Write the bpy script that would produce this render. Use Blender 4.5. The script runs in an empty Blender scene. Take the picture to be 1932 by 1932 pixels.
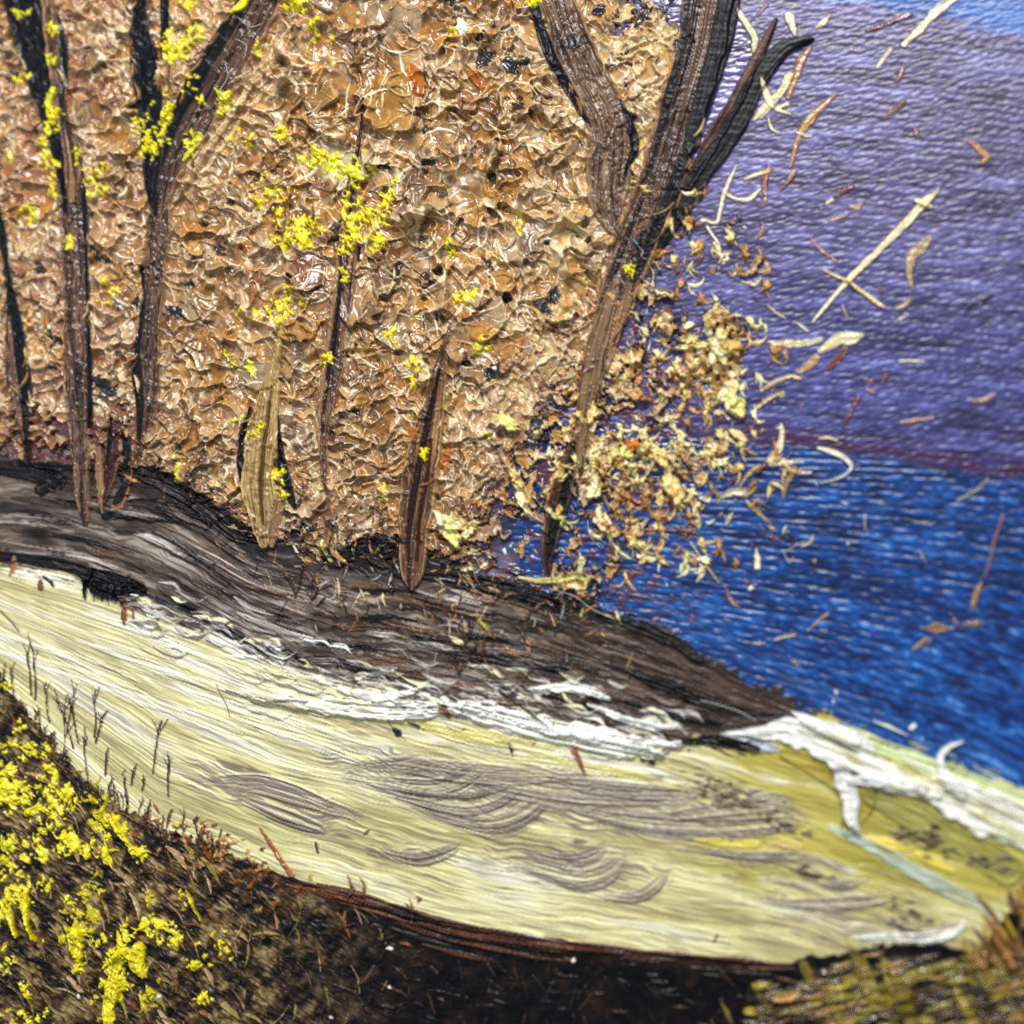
# Close-up of a thick impasto oil painting (trees, lake, dune, flowering bush).
# Unit of design: 1 u = 0.1 mm.  The visible piece of canvas is about 193 mm wide.
import bpy, math, random
import numpy as np
from mathutils import Vector, Matrix

random.seed(11)
rng = np.random.default_rng(11)
U = 1e-4                      # metres per design unit
scene = bpy.context.scene

# ------------------------------------------------------------------ camera
HALF = 966.0                  # design half width of the framed piece
LENS, SENSOR = 50.0, 36.0
TANH = SENSOR / 2 / LENS
TX, TY = math.radians(9.5), math.radians(-4.0)      # the lens stands a little right of / below square-on
DIST = HALF * U / TANH
ZREF = 8 * U
_dir = Vector((math.sin(TX), math.sin(TY), 1.0)).normalized()
CAM = Vector((0, 0, ZREF)) + _dir * DIST
FWD = -_dir
RIGHT = FWD.cross(Vector((0, 1, 0))).normalized()
UPV = RIGHT.cross(FWD).normalized()
cam_data = bpy.data.cameras.new('camera')
cam = bpy.data.objects.new('camera', cam_data)
scene.collection.objects.link(cam)
cam.matrix_world = Matrix(((RIGHT.x, UPV.x, -FWD.x, CAM.x), (RIGHT.y, UPV.y, -FWD.y, CAM.y),
                           (RIGHT.z, UPV.z, -FWD.z, CAM.z), (0, 0, 0, 1)))
cam_data.lens = LENS
cam_data.sensor_width = SENSOR
cam_data.clip_start = 0.01
cam_data.clip_end = 20
cam_data.dof.use_dof = True
cam_data.dof.focus_distance = DIST + 0.0065
cam_data.dof.aperture_fstop = 4.0
scene.camera = cam

# ------------------------------------------------------------------ ambient, window light and added fill
world = bpy.data.worlds.new('World')
scene.world = world
world.use_nodes = True
bg = world.node_tree.nodes['Background']
bg.inputs[0].default_value = (0.80, 0.88, 1.0, 1)
bg.inputs[1].default_value = 0.32

def area(name, loc, target, sx, sy, power, col):
    d = bpy.data.lights.new(name, 'AREA')
    d.shape = 'RECTANGLE'; d.size = sx; d.size_y = sy; d.energy = power; d.color = col
    o = bpy.data.objects.new(name, d)
    scene.collection.objects.link(o)
    o.location = loc
    o.rotation_euler = (Vector(target) - Vector(loc)).to_track_quat('-Z', 'Y').to_euler()
    return o
area('window_light', (0.08, 0.46, 0.50), (0, 0, 0), 0.30, 0.17, 6.9, (1.0, 0.985, 0.96))
area('fill_light', (-0.45, -0.05, 0.60), (0, 0, 0), 0.30, 0.30, 1.3, (0.93, 0.96, 1.0))  # added weak fill lamp, stands for no known source

scene.view_settings.view_transform = 'Standard'
scene.view_settings.look = 'None'
scene.view_settings.exposure = 0.0
scene.view_settings.gamma = 1.0
scene.render.engine = 'CYCLES'
try:
    scene.cycles.use_denoising = False
    scene.cycles.max_bounces = 4
except Exception:
    pass

# ------------------------------------------------------------------ the grid the paint lies on
STEP = 2.0
inner = np.arange(-60.0, 1992.1, STEP)
outs = []
v, st = inner[-1], STEP
while v < 2420:
    st = min(st * 1.13, 16.0); v += st; outs.append(v)
xs = np.concatenate([(1932.0 - np.array(outs))[::-1], inner, np.array(outs)]).astype(np.float32)
ys = xs.copy()
NX, NY = len(xs), len(ys)
X, Y = np.meshgrid(xs, ys)
H = np.zeros((NY, NX), np.float32)          # paint height, u
C = np.zeros((NY, NX, 3), np.float32)       # pigment, sRGB 0..1
L = np.zeros((NY, NX), np.int32)            # which piece of paint is on top

def lay(x, y):
    """design coordinates -> place on the canvas plane (metres)"""
    dx = (x - HALF) / HALF * TANH
    dy = -(y - HALF) / HALF * TANH
    d = [FWD[i] + RIGHT[i] * dx + UPV[i] * dy for i in range(3)]
    t = (ZREF - CAM.z) / d[2]
    return CAM.x + d[0] * t, CAM.y + d[1] * t

# ------------------------------------------------------------------ noise
_T = rng.random((512, 512)).astype(np.float32)
def vn(x, y, seed=0):
    x = np.asarray(x, np.float32) + np.float32(seed * 37.31 + 1000); y = np.asarray(y, np.float32) + np.float32(seed * 91.73 + 1000)
    fx = np.floor(x); fy = np.floor(y)
    ix = fx.astype(np.int32) & 511; iy = fy.astype(np.int32) & 511
    tx = x - fx; ty = y - fy
    tx = tx * tx * (3 - 2 * tx); ty = ty * ty * (3 - 2 * ty)
    ix1 = (ix + 1) & 511; iy1 = (iy + 1) & 511
    a = _T[iy, ix]; b = _T[iy, ix1]; c = _T[iy1, ix]; d = _T[iy1, ix1]
    return (a + (b - a) * tx) + ((c + (d - c) * tx) - (a + (b - a) * tx)) * ty
def fbm(x, y, seed=0, o=3):
    r = 0; a = 0.5; n = 0
    for i in range(o):
        r = r + a * vn(x, y, seed + i * 7); n += a; a *= 0.5; x = x * 2.03; y = y * 2.03
    return r / n
def ss(a, b, x):
    t = np.clip((x - a) / (b - a), 0, 1)
    return t * t * (3 - 2 * t)
def c255(*c):
    return np.array(c, np.float32) / 255.0
def mixpal(cols, t):
    """blend along a list of pigments, t in 0..1"""
    cols = np.array(cols, np.float32) / 255.0
    t = np.clip(t, 0, 0.9999) * (len(cols) - 1)
    i = np.floor(t).astype(np.int32); f = (t - i)[..., None]
    return cols[i] * (1 - f) + cols[np.minimum(i + 1, len(cols) - 1)] * f
def poly(pts, x):
    p = np.array(pts, np.float32)
    return np.interp(x, p[:, 0], p[:, 1]).astype(np.float32)

# ------------------------------------------------------------------ the register of pieces
PIECES = {}
_next = [1]
def piece(name, parent=None, label=None, mat='paint', kind=None):
    i = _next[0]; _next[0] += 1
    PIECES[i] = dict(name=name, parent=parent, label=label, mat=mat, kind=kind)
    return i

P_HILL = piece('hill', None, 'violet blue painted hillside of short brushed strokes', 'thin')
P_SKY = piece('sky', None, 'brighter blue painted corner of sky above the violet hill', 'thin')
P_LAKE = piece('lake', None, 'deep blue painted lake with horizontal brush ridges', 'thin')
P_FOL = piece('foliage', None, 'thick tan and ochre autumn foliage dabbed between the trunks', 'paint', 'stuff')
P_BANK = piece('bank', None, 'dark grey brown painted bank streaked along the shore', 'dark')
P_SAND = piece('sand_path', None, 'pale yellow painted sand brushed in fine wavy ridges', 'sand')
P_UNDER = piece('undergrowth', None, 'dark brown and black painted undergrowth below the sand', 'dark')

# ------------------------------------------------------------------ layouts of the painted zones
hill_top = [(-900, -600), (1350, -40), (1560, 2), (1700, 22), (1820, 48), (1932, 78), (2500, 190)]
shore_far = [(-900, 830), (900, 790), (1250, 815), (1400, 835), (1600, 852), (1750, 872), (1932, 905), (2500, 960)]
bank_top = [(-900, 850), (0, 868), (150, 880), (300, 886), (400, 955), (480, 1012), (560, 1030), (640, 1048), (740, 1042),
            (850, 1062), (1000, 1100), (1100, 1130), (1200, 1165), (1270, 1195), (1340, 1240), (1420, 1282), (1500, 1330),
            (1560, 1360), (1650, 1400), (1750, 1440), (1850, 1472), (1932, 1512), (2500, 1730)]
bank_bot = [(-900, 1020), (0, 1062), (90, 1068), (170, 1090), (250, 1122), (330, 1168), (430, 1210), (520, 1245), (650, 1288),
            (800, 1316), (1000, 1345), (1150, 1372), (1250, 1402), (1420, 1408), (1480, 1380), (1560, 1360), (1650, 1392), (2500, 1700)]
sand_bot = [(-900, 700), (-200, 1120), (0, 1275), (60, 1350), (110, 1420), (180, 1490), (300, 1565), (420, 1605), (540, 1655), (700, 1692),
            (830, 1736), (1000, 1768), (1200, 1792), (1400, 1812), (1480, 1818), (1600, 1795), (1750, 1776), (1850, 1796),
            (1872, 1765), (1900, 1722), (1932, 1700), (2500, 1640)]
wob = (fbm(X / 40, Y / 40, 3) - 0.5)
wob2 = (fbm(X / 9, Y / 9, 5) - 0.5)

def put(mask, h, col, lab=None):
    """lay a zone of paint where mask is 1"""
    global H, C
    H[:] = H * (1 - mask) + h * mask
    C[:] = C * (1 - mask[..., None]) + col * mask[..., None]
    if lab is not None:
        L[mask > 0.5] = lab

# hill ------------------------------------------------------------------
row = Y - 0.085 * (X - 1400) + 5 * (fbm(X / 90, Y / 90, 8) - .5)
dash = Y + 0.22 * X
weave = 0.5 + 0.5 * np.sin(row * 2 * np.pi / 15.0 + 2.2 * fbm(X / 90, Y / 40, 9))
strk = vn(X / 14 + Y / 60, dash / 3.2, 12) * 0.55 + vn(X / 8, dash / 2.4, 14) * 0.45
hh = 2.0 + 0.45 * weave * (0.2 + 1.1 * vn(X / 22, row / 13, 13)) + 1.9 * strk
t = fbm(X / 120, row / 26, 21, 4)
hillc = mixpal([(42, 34, 66), (62, 54, 94), (82, 76, 122), (106, 104, 158), (144, 146, 200)], (t - 0.5) * 1.1 + .33 + .95 * (strk - 0.5) + .16 * (weave - .5))  # ridges painted lighter: dry lavender scumble plus highlights put into the pigment
low = ss(330, 760, Y + 60 * wob)                               # lower hillside turns bluer
blu = mixpal([(16, 20, 58), (32, 40, 96), (56, 68, 138), (108, 126, 196)], (fbm(X / 90, row / 10, 25) - .5) * 1.2 + .42 + 1.0 * (strk - .5))
hillc = hillc * (1 - 0.55 * low[..., None]) + blu * 0.55 * low[..., None]
put(np.ones_like(H), hh, hillc, P_HILL)
# sky corner
m = ss(8, -14, Y - poly(hill_top, X) + 30 * wob)
skyc = mixpal([(24, 56, 116), (40, 82, 150), (72, 120, 184)], fbm(X / 130, row / 16, 30))
put(m, hh, skyc, P_SKY)
# dark shore line under the hill
bandc = mixpal([(34, 14, 40), (58, 26, 62), (46, 34, 84)], fbm(X / 70, row / 8, 33))
sf = poly(shore_far, X)
m = np.exp(-((Y - sf + 14 * wob * 2) / np.where(X > 1500, 26, 40)) ** 2) * ss(1080, 1500, X) * (0.45 + 0.55 * ss(0.25, 0.6, fbm(X / 50, row / 6, 34)))
put(np.clip(m * 1.25, 0, 1), hh, bandc)

# lake --------------------------------------------------------------------
dep = np.clip((Y - 880) / 600, 0, 1.3)
lrow = Y - (0.02 + 0.30 * dep ** 1.2) * (X - 1100) + 4 * (fbm(X / 160, Y / 70, 40) - .5)
w1 = 0.5 + 0.5 * np.sin(lrow * 2 * np.pi / 12.5 + 2.6 * fbm(X / 130, lrow / 40, 41))
brk = vn(X / 26 + 3 * wob, lrow / 10, 42)
fine = .6 * vn(X / 20, lrow / 3.8, 43) + .4 * vn(X / 9, lrow / 2.7, 45)
lh = 2.0 + 1.2 * w1 * (0.1 + 1.1 * brk) + 2.4 * fine
t = fbm(X / 140, lrow / 18, 44, 4)
lakec = mixpal([(5, 26, 64), (8, 40, 94), (14, 60, 126), (30, 88, 160), (92, 146, 206)], (t - 0.5) * .75 + .38 + 1.0 * (fine - .5) + .22 * (w1 * brk - .3) + 0.14 * (dep - .4))  # lighter blue scumbled on the ridges, which also paints in their highlights
m = ss(-10, 14, Y - sf + 34 * wob + 16 * wob2)
put(m, lh, lakec, P_LAKE)
# maroon underpaint left by the foliage along the water and low between the trunks
mar = mixpal([(38, 16, 40), (76, 32, 46), (98, 44, 50), (52, 38, 86)], fbm(X / 16, Y / 12, 50))
m = (ss(0.48, 0.62, fbm(X / 17, Y / 13, 52)) * ss(1420, 1180, X + 120 * wob) * ss(560, 700, Y) * ss(1230, 1080, Y))
put(m * 0.9, lh + 1.5, mar)
m = ss(1000, 900, X)
put(m, 3 + 5 * fbm(X / 10, Y / 10, 55), mixpal([(44, 24, 26), (92, 48, 40), (70, 42, 60)], fbm(X / 18, Y / 14, 56)))
# pale violet blue patch of water beside the bank
m = ss(70, 0, np.hypot((X - 900) / 1.9, Y - 1068)) * ss(0.3, 0.6, fbm(X / 40, lrow / 7, 57))
put(m * 0.7, lh, mixpal([(90, 108, 160), (150, 168, 205)], fine))
m = ss(46, 4, Y - 0 * X - poly(bank_top, X) + 58) * ss(60, 0, np.abs(Y - poly(bank_top, X) + 20)) * ss(1050, 1150, X) * ss(.35, .6, fbm(X / 60, (Y - poly(bank_top, X)) / 5, 58))
put(m * 0.65, lh, mixpal([(60, 92, 160), (128, 156, 206)], fine))

# ------------------------------------------------------------------ strokes
def spline(pts, n=None):
    p = np.array(pts, np.float32)
    if len(p) < 3:
        n = 3
        t = np.linspace(0, 1, n)[:, None]
        return p[0] * (1 - t) + p[-1] * t
    out = []
    e = np.vstack([2 * p[0] - p[1], p, 2 * p[-1] - p[-2]])
    k = n or 6
    for i in range(1, len(e) - 2):
        for t in np.arange(k) / k:
            a, b, c, d = e[i - 1], e[i], e[i + 1], e[i + 2]
            out.append(0.5 * (2 * b + (c - a) * t + (2 * a - 5 * b + 4 * c - d) * t * t + (3 * b - a - 3 * c + d) * t ** 3))
    out.append(p[-1])
    return np.array(out, np.float32)

def window(x0, x1, y0, y1):
    i0 = np.searchsorted(xs, x0); i1 = np.searchsorted(xs, x1)
    j0 = np.searchsorted(ys, y0); j1 = np.searchsorted(ys, y1)
    return slice(j0, j1), slice(i0, i1)

_sc = [100]
def stroke(pts, cols, h=3.0, z=None, keep=0.0, bris=1.4, freq=0.30, edge=1.2, edgecol=None, dry=0.0, dry0=0.0, soft=2.0,
           wob_=0.10, lab=None, fade=1.0, weave_=0.0, along=0.012, ct=None, cross=0.0, widen=1.0):
    """one brush or knife stroke: pts (x, y, halfwidth); bristle ridges and pigment streaks run along it"""
    _sc[0] += 1; sd = _sc[0] % 400
    s = spline(pts, 2 if abs(pts[0][0] - pts[-1][0]) + abs(pts[0][1] - pts[-1][1]) < 70 else None)
    s[:, 2] *= widen
    s[:, 2] = np.maximum(s[:, 2], 0.4)
    wm = s[:, 2].max() * 1.35 + 6
    w = window(s[:, 0].min() - wm, s[:, 0].max() + wm, s[:, 1].min() - wm, s[:, 1].max() + wm)
    x = X[w]; y = Y[w]
    if x.size == 0: return
    best = np.full(x.shape, 1e9, np.float32); bs = np.zeros_like(best); bd = np.zeros_like(best); bw = np.ones_like(best)
    seg = np.hypot(np.diff(s[:, 0]), np.diff(s[:, 1])); cum = np.concatenate([[0], np.cumsum(seg)]); tot = max(cum[-1], 1e-3)
    for k in range(len(s) - 1):
        ax, ay, aw = s[k]; bx, by, bw_ = s[k + 1]
        dx, dy = bx - ax, by - ay; l2 = dx * dx + dy * dy
        if l2 < 1e-6: continue
        t = np.clip(((x - ax) * dx + (y - ay) * dy) / l2, 0, 1)
        ex = x - ax - t * dx; ey = y - ay - t * dy
        dd = ex * ex + ey * ey
        u = dd < best
        best = np.where(u, dd, best)
        bs = np.where(u, cum[k] + t * seg[k], bs)
        bd = np.where(u, np.sign(dx * ey - dy * ex) * np.sqrt(dd), bd)
        bw = np.where(u, aw + (bw_ - aw) * t, bw)
    bw = bw * (1 + wob_ * 2 * (vn(bs / 22, np.sign(bd) * 3, sd) - .5) + wob_ * np.minimum(1, 7 / bw) * (vn(bs / 6, np.sign(bd) * 5, sd + 1) - .5))
    ad = np.abs(bd)
    al = ss(bw + soft * 0.5, bw - soft * 0.5, ad)
    tn = np.clip(ad / np.maximum(bw, 0.5), 0, 1.4)
    u = bs / tot
    q = bd * (1 + 0.0 * u)
    b = 0.6 * vn(q * freq, bs * along, sd + 2) + 0.4 * vn(q * freq * 2.3, bs * along * 2, sd + 3)
    if dry > 0 or dry0 > 0:
        th = dry0 + (dry - dry0) * u ** 1.5
        al = al * ss(th - 0.12, th + 0.10, b + 0.15 * (vn(bs / 7, q / 5, sd + 8) - .5) + 0.02)
    al = al * fade
    v = 0.62 * vn(q * freq * 0.8, bs * along * 0.7, sd + 4) + 0.38 * vn(q * freq * 2.0, bs * along * 1.3, sd + 5)
    if ct is not None:                       # pigment loaded across the brush, -1..1 -> palette
        v = 0.55 * (0.5 + 0.5 * np.clip(bd / np.maximum(bw, .5), -1, 1) * ct) + 0.45 * v
    v = (v - 0.5) * 1.9 + 0.5
    col = mixpal(cols, v)
    if edgecol is not None:
        em = ss(0.72, 0.97, tn + 0.16 * (vn(bs / 14, np.sign(bd) * 2, sd + 6) - .5))
        col = col * (1 - em[..., None] * .85) + c255(*edgecol) * em[..., None] * .85
    body = h * (1 - 0.35 * np.minimum(tn, 1) ** 4)
    hn = body + bris * 3.0 * (b - 0.5) + edge * 2.2 * np.exp(-((tn - 0.9) / 0.10) ** 2) * (0.4 + 1.2 * vn(bs / 17, np.sign(bd) * 7, sd + 7))
    if weave_ > 0:
        hn = hn + weave_ * 5 * (vn(x / 26, y / 4.5, 72) - .5)
    if cross > 0:
        hn = hn + cross * vn(bs / 5, bd / 30, sd + 9)
    under = H[w]
    base = under if z is None else (z + keep * (under - z))
    H[w] = under * (1 - al) + (base + hn) * al
    C[w] = C[w] * (1 - al[..., None]) + col * al[..., None]
    if lab is not None:
        Lw = L[w]; Lw[al > 0.5] = lab

def dab(x0, y0, a, b, ang, cols, h=4.0, irr=0.35, lab=None, rim=0.6, lobes=0, streak=0.25, z=None, soft=0.10, tip=0.0, lump=.45):
    """one dab of thick paint with an uneven outline and a lifted rim"""
    _sc[0] += 1; sd = _sc[0] % 400
    r = max(a, b) * 1.9 + 4
    w = window(x0 - r, x0 + r, y0 - r, y0 + r)
    x = X[w] - x0; y = Y[w] - y0
    if x.size == 0: return
    ca, sa = math.cos(ang), math.sin(ang)
    p = (x * ca + y * sa) / a; q = (-x * sa + y * ca) / b
    q = q + 0.25 * irr * np.sin(p * 2.2 + sd)
    if tip: q = q / np.clip(1 - tip * p, 0.25, 2.2)
    ph = np.arctan2(q, p)
    R = 1 + irr * (1.5 * (vn(np.cos(ph) * 1.3 + 5, np.sin(ph) * 1.3 + 5, sd) - .5) + 1.1 * (vn(np.cos(ph) * 3.2 + 9, np.sin(ph) * 3.2 + 9, sd + 1) - .5))
    if lobes: R = R * (1 + 0.28 * np.cos(lobes * ph + sd))
    rho = np.hypot(p, q) / np.maximum(R, .25)
    sf_ = max(soft, 1.6 / min(a, b))
    al = ss(1 + sf_ * .6, 1 - sf_ * .6, rho)
    st = 0.6 * vn(q * b * streak + 3, p * a * 0.04, sd + 2) + 0.4 * vn(x / 7, y / 7, sd + 3)
    col = mixpal(cols, (st - .5) * 1.5 + .5 + 0.12 * (rho - .5))
    side = 0.5 + 0.5 * np.cos(ph - 0.6)
    hn = h * (0.55 * np.sqrt(np.clip(1.05 - rho * rho, 0, 1)) + rim * np.exp(-((rho - 0.86) / 0.16) ** 2) * side + lump * (st - .5) + 0.30)
    under = H[w]
    base = under * 0.6 + (under.mean() if z is None else z) * 0.4
    H[w] = under * (1 - al) + (base + hn) * al
    C[w] = C[w] * (1 - al[..., None]) + col * al[..., None]
    if lab is not None:
        Lw = L[w]; Lw[al > 0.5] = lab

# ------------------------------------------------------------------ foliage: overlapping scoops of wet paint
def fdens(x, y):
    """how closely the foliage covers the canvas, 0..1"""
    edge_x = np.interp(y, [-700, 0, 120, 260, 420, 560, 700, 850, 960, 1040, 1090], [1225, 1215, 1200, 1195, 1225, 1240, 1190, 1090, 1000, 860, 740])
    d = 1 / (1 + np.exp((x - edge_x) / (34.0 + 52 * min(max((y - 560) / 140, 0), 1))))
    k = np.exp(-((x - 1340) / 80) ** 2 - ((y - 680) / 75) ** 2) * 0.40 + np.exp(-((x - 1240) / 90) ** 2 - ((y - 930) / 100) ** 2) * 0.30 \
        + np.exp(-((x - 1110) / 120) ** 2 - ((y - 900) / 130) ** 2) * 0.50 + np.exp(-((x - 1300) / 100) ** 2 - ((y - 620) / 120) ** 2) * 0.25 \
        + np.exp(-((x - 1225) / 62) ** 4 - ((y - 190) / 240) ** 4) * 1.0 + np.exp(-((x - 1330) / 90) ** 2 - ((y - 420) / 120) ** 2) * 0.12
    d = max(d, min(k, 1))
    d *= 1 - .75 * math.exp(-((x - 130) / 110) ** 4 - ((y - 820) / 62) ** 4)
    bt = np.interp(x, [p[0] for p in bank_top], [p[1] for p in bank_top])
    lim = bt - 4 + (24 if x > 560 else -8)
    return d / (1 + math.exp((y - lim) / 12.0))
def fsize(x, y):
    s = 24.0
    s += 40 * math.exp(-((x - 800) / 240) ** 2 - ((y - 370) / 230) ** 2)
    s += 20 * math.exp(-((x - 690) / 190) ** 2 - ((y - 90) / 150) ** 2)
    s += 18 * math.exp(-((x - 480) / 150) ** 2 - ((y - 640) / 150) ** 2)
    s += 9 * math.exp(-((x - 180) / 260) ** 2 - ((y - 250) / 300) ** 2)
    if y > 760: s -= 6
    if x > 1150: s -= 7
    return s
seeds = []
cell = {}
for n in range(26000):
    x = random.uniform(-420, 1620); y = random.uniform(-440, 1110)
    d = fdens(x, y)
    if d < 0.02: continue
    s = fsize(x, y) * random.choice((0.45, 0.6, 0.8, 1.0, 1.0, 1.3, 1.6))
    gx, gy = int(x // 60), int(y // 60)
    ok = True
    for a in (-1, 0, 1):
        for b in (-1, 0, 1):
            for (sx, sy, s2) in cell.get((gx + a, gy + b), ()):
                if (sx - x) ** 2 + (sy - y) ** 2 < (0.52 * (s + s2)) ** 2: ok = False; break
            if not ok: break
        if not ok: break
    if not ok: continue
    cell.setdefault((gx, gy), []).append((x, y, s))
    if random.random() < (d if d < .8 else 1) * (.15 if x > 1260 and y > 360 else 1):
        seeds.append((x, y, s))
NS = len(seeds)
d1 = np.full(X.shape, 9.0, np.float32); d2 = np.full(X.shape, 9.0, np.float32); own = np.full(X.shape, -1, np.int32)
wx = X + 44 * (vn(X / 46, Y / 46, 60) - .5) + 22 * (vn(X / 19, Y / 19, 61) - .5) + 5 * (vn(X / 8, Y / 8, 62) - .5)
wy = Y + 44 * (vn(X / 46, Y / 46, 63) - .5) + 22 * (vn(X / 19, Y / 19, 64) - .5) + 5 * (vn(X / 8, Y / 8, 65) - .5)
sang = np.zeros(NS, np.float32)
for k, (x, y, s) in enumerate(seeds):
    a = random.uniform(1.0, 1.75); b = random.uniform(0.72, 1.05); an = random.uniform(-0.6, 0.9) + (math.pi / 2 if random.random() < .35 else 0)
    if x > 1180 or y > 760: a *= 1.15; b *= 0.85
    sang[k] = an
    r = s * 1.25 * max(a, b) + 34
    w = window(x - r, x + r, y - r, y + r)
    ca, sa = math.cos(an), math.sin(an)
    dx = wx[w] - x; dy = wy[w] - y
    p = (dx * ca + dy * sa) / (s * a); q = (-dx * sa + dy * ca) / (s * b)
    dd = np.hypot(p, q)
    A = d1[w]; B = d2[w]; O = own[w]
    u = dd < A
    B[:] = np.where(u, A, np.minimum(B, dd)); O[u] = k; A[u] = dd[u]
SX = np.array([s[0] for s in seeds], np.float32); SY = np.array([s[1] for s in seeds], np.float32); SS = np.array([s[2] for s in seeds], np.float32)
o = np.maximum(own, 0)
rv = rng.random((NS, 8)).astype(np.float32)
dx = X - SX[o]; dy = Y - SY[o]; s_ = SS[o]
# free outlines where neighbours are missing
outl = 0.86 + 0.75 * (fbm(X / 9, Y / 9, 66) - .5) * 2
cov = ss(outl + 0.06, outl - 0.06, d1) * (own >= 0)
dens = np.vectorize(fdens)(X[::8, ::8], Y[::8, ::8]).astype(np.float32)
dens = np.repeat(np.repeat(dens, 8, 0), 8, 1)[:NY, :NX]
thick = ss(0.72, 0.97, dens)
cov = np.maximum(cov, thick * (own >= 0) * ss(1.9, 1.4, d1))
gap = np.clip(d2 - d1, 0, 2)
tx = (rv[o, 0] - .5); ty = (rv[o, 1] - .35)
ph = np.arctan2(wy - SY[o], wx - SX[o])
fan = vn(ph * (4 + 4 * rv[o, 2]) + 7 * rv[o, 3] * 9, d1 * .8, 67)                     # ribs fanning out from where the knife touched
bowl = s_ * (0.54 * np.minimum(d1, 1.3) ** 2.2 + 0.24 * (tx * dx + ty * dy) / s_ + 0.10 * (fan - .5) * np.minimum(d1, 1.2))
crest = (3.4 + s_ * 0.10) * np.exp(-gap * s_ / 4.0) * (0.15 + 1.3 * vn(X / 26, Y / 26, 68))
q1 = X + 60 * (vn(X / 36, Y / 36, 80) - .5) + 22 * (vn(X / 13, Y / 13, 81) - .5); q2 = Y + 60 * (vn(X / 36, Y / 36, 83) - .5) + 22 * (vn(X / 13, Y / 13, 84) - .5)
swl = .65 * vn(q1 / 16, q2 / 16, 86) + .35 * vn(q1 / 7, q2 / 7, 87)
rdg = 1 - np.abs(2 * vn(q1 / 19, q2 / 19, 89) - 1)
fh = 6 + 1.5 * rv[o, 4] + bowl * (0.7 + 0.5 * rv[o, 5])
for _ in range(1):                                    # wet paint levels its steps
    fh[1:-1, 1:-1] = (fh[1:-1, 1:-1] * 2 + fh[:-2, 1:-1] + fh[2:, 1:-1] + fh[1:-1, :-2] + fh[1:-1, 2:]) / 6
fh = fh + crest + (3.4 * rdg ** 4 * (.3 + vn(X / 50, Y / 50, 85)) + 2.4 * (swl - .5)) * np.clip(1.35 - s_ / 46, .25, 1)
FOLH = fh
# pigments
smo = np.clip((vn(q1 / 52, q2 / 52, 150) - .5) * 1.7 + .5, 0, 1); smo2 = np.clip((vn(q1 / 38, q2 / 38, 151) - .5) * 1.6 + .5, 0, 1); smo3 = np.clip((vn(X / 60, Y / 60, 152) - .5) * 1.8 + .5, 0, 1)
base_p = mixpal([(86, 54, 28), (132, 88, 40), (174, 120, 44), (142, 104, 60), (122, 98, 74), (180, 140, 84), (166, 110, 34)], np.clip(.72 * smo + .28 * rv[o, 6] + .45 * (swl - .5) + .35 * (fan - .5), 0, 1))
rust = mixpal([(112, 58, 38), (142, 82, 52), (126, 88, 70)], rv[o, 7])
lf = ss(420, 120, X) * ss(0.35, 0.75, smo3)
base_p = base_p * (1 - 0.6 * lf[..., None]) + rust * 0.6 * lf[..., None]
crm = ss(980, 1260, X + 90 * (rv[o, 0] - .5) + 0.1 * Y) * ss(0.25, 0.8, .6 * smo2 + .4 * rv[o, 5] + 0.25 * swl)
base_p = base_p * (1 - crm[..., None] * .75) + mixpal([(222, 204, 142), (206, 180, 104), (226, 222, 184), (196, 150, 70)], rv[o, 2]) * crm[..., None] * .75
lowy = ss(690, 860, Y) * ss(900, 640, X) * ss(.45, .8, smo2)
base_p = base_p * (1 - .5 * lowy[..., None]) + c255(92, 62, 44) * .5 * lowy[..., None]
cr = mixpal([(224, 200, 156), (244, 232, 200), (190, 164, 132), (236, 226, 184)], vn(X / 40, Y / 40, 90))
pk = ss(.52, .75, vn(q1 / 30, q2 / 44, 153)) * .42
base_p = base_p * (1 - pk[..., None]) + mixpal([(196, 168, 138), (176, 150, 134), (220, 198, 156)], smo3) * pk[..., None]
cm = np.clip(ss(0.6, 1.15, d1) * 0.34 + 0.95 * np.exp(-gap * s_ / 2.6), 0, 1) * ss(0.15, 0.6, vn(X / 18, Y / 18, 91) + .2)  # cream crest paint, brightened to paint in the highlights on the crests
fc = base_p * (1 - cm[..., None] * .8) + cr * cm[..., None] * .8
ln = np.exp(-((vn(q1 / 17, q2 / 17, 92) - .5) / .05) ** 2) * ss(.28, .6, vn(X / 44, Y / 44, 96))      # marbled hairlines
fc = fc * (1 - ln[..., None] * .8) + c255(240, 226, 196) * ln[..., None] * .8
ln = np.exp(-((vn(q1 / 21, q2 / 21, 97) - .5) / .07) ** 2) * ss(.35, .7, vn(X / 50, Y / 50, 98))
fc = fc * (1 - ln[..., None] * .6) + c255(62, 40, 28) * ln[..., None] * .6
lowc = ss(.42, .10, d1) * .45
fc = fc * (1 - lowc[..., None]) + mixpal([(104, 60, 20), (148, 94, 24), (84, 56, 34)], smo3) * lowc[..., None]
blk = ss(0.70, 0.76, fbm(X / 26, Y / 22, 94)) * ss(0.5, 0.65, vn(X / 120, Y / 120, 95)) * ss(.3, .6, thick)
fc = fc * (1 - blk[..., None] * .9) + c255(26, 22, 22) * blk[..., None] * .9
fh = fh - 4 * blk
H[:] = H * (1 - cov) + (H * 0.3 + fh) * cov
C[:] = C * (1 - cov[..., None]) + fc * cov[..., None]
L[cov > .5] = P_FOL
DABIDS = {}
cnt = np.bincount(own[(cov > .5) & (X > -10) & (X < 1942) & (Y > -10)], minlength=NS)
for k in np.argsort(-cnt)[:235]:
    DABIDS[int(k)] = piece('leaf_dab', P_FOL)
lut = np.full(NS + 1, P_FOL, np.int32)
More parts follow.
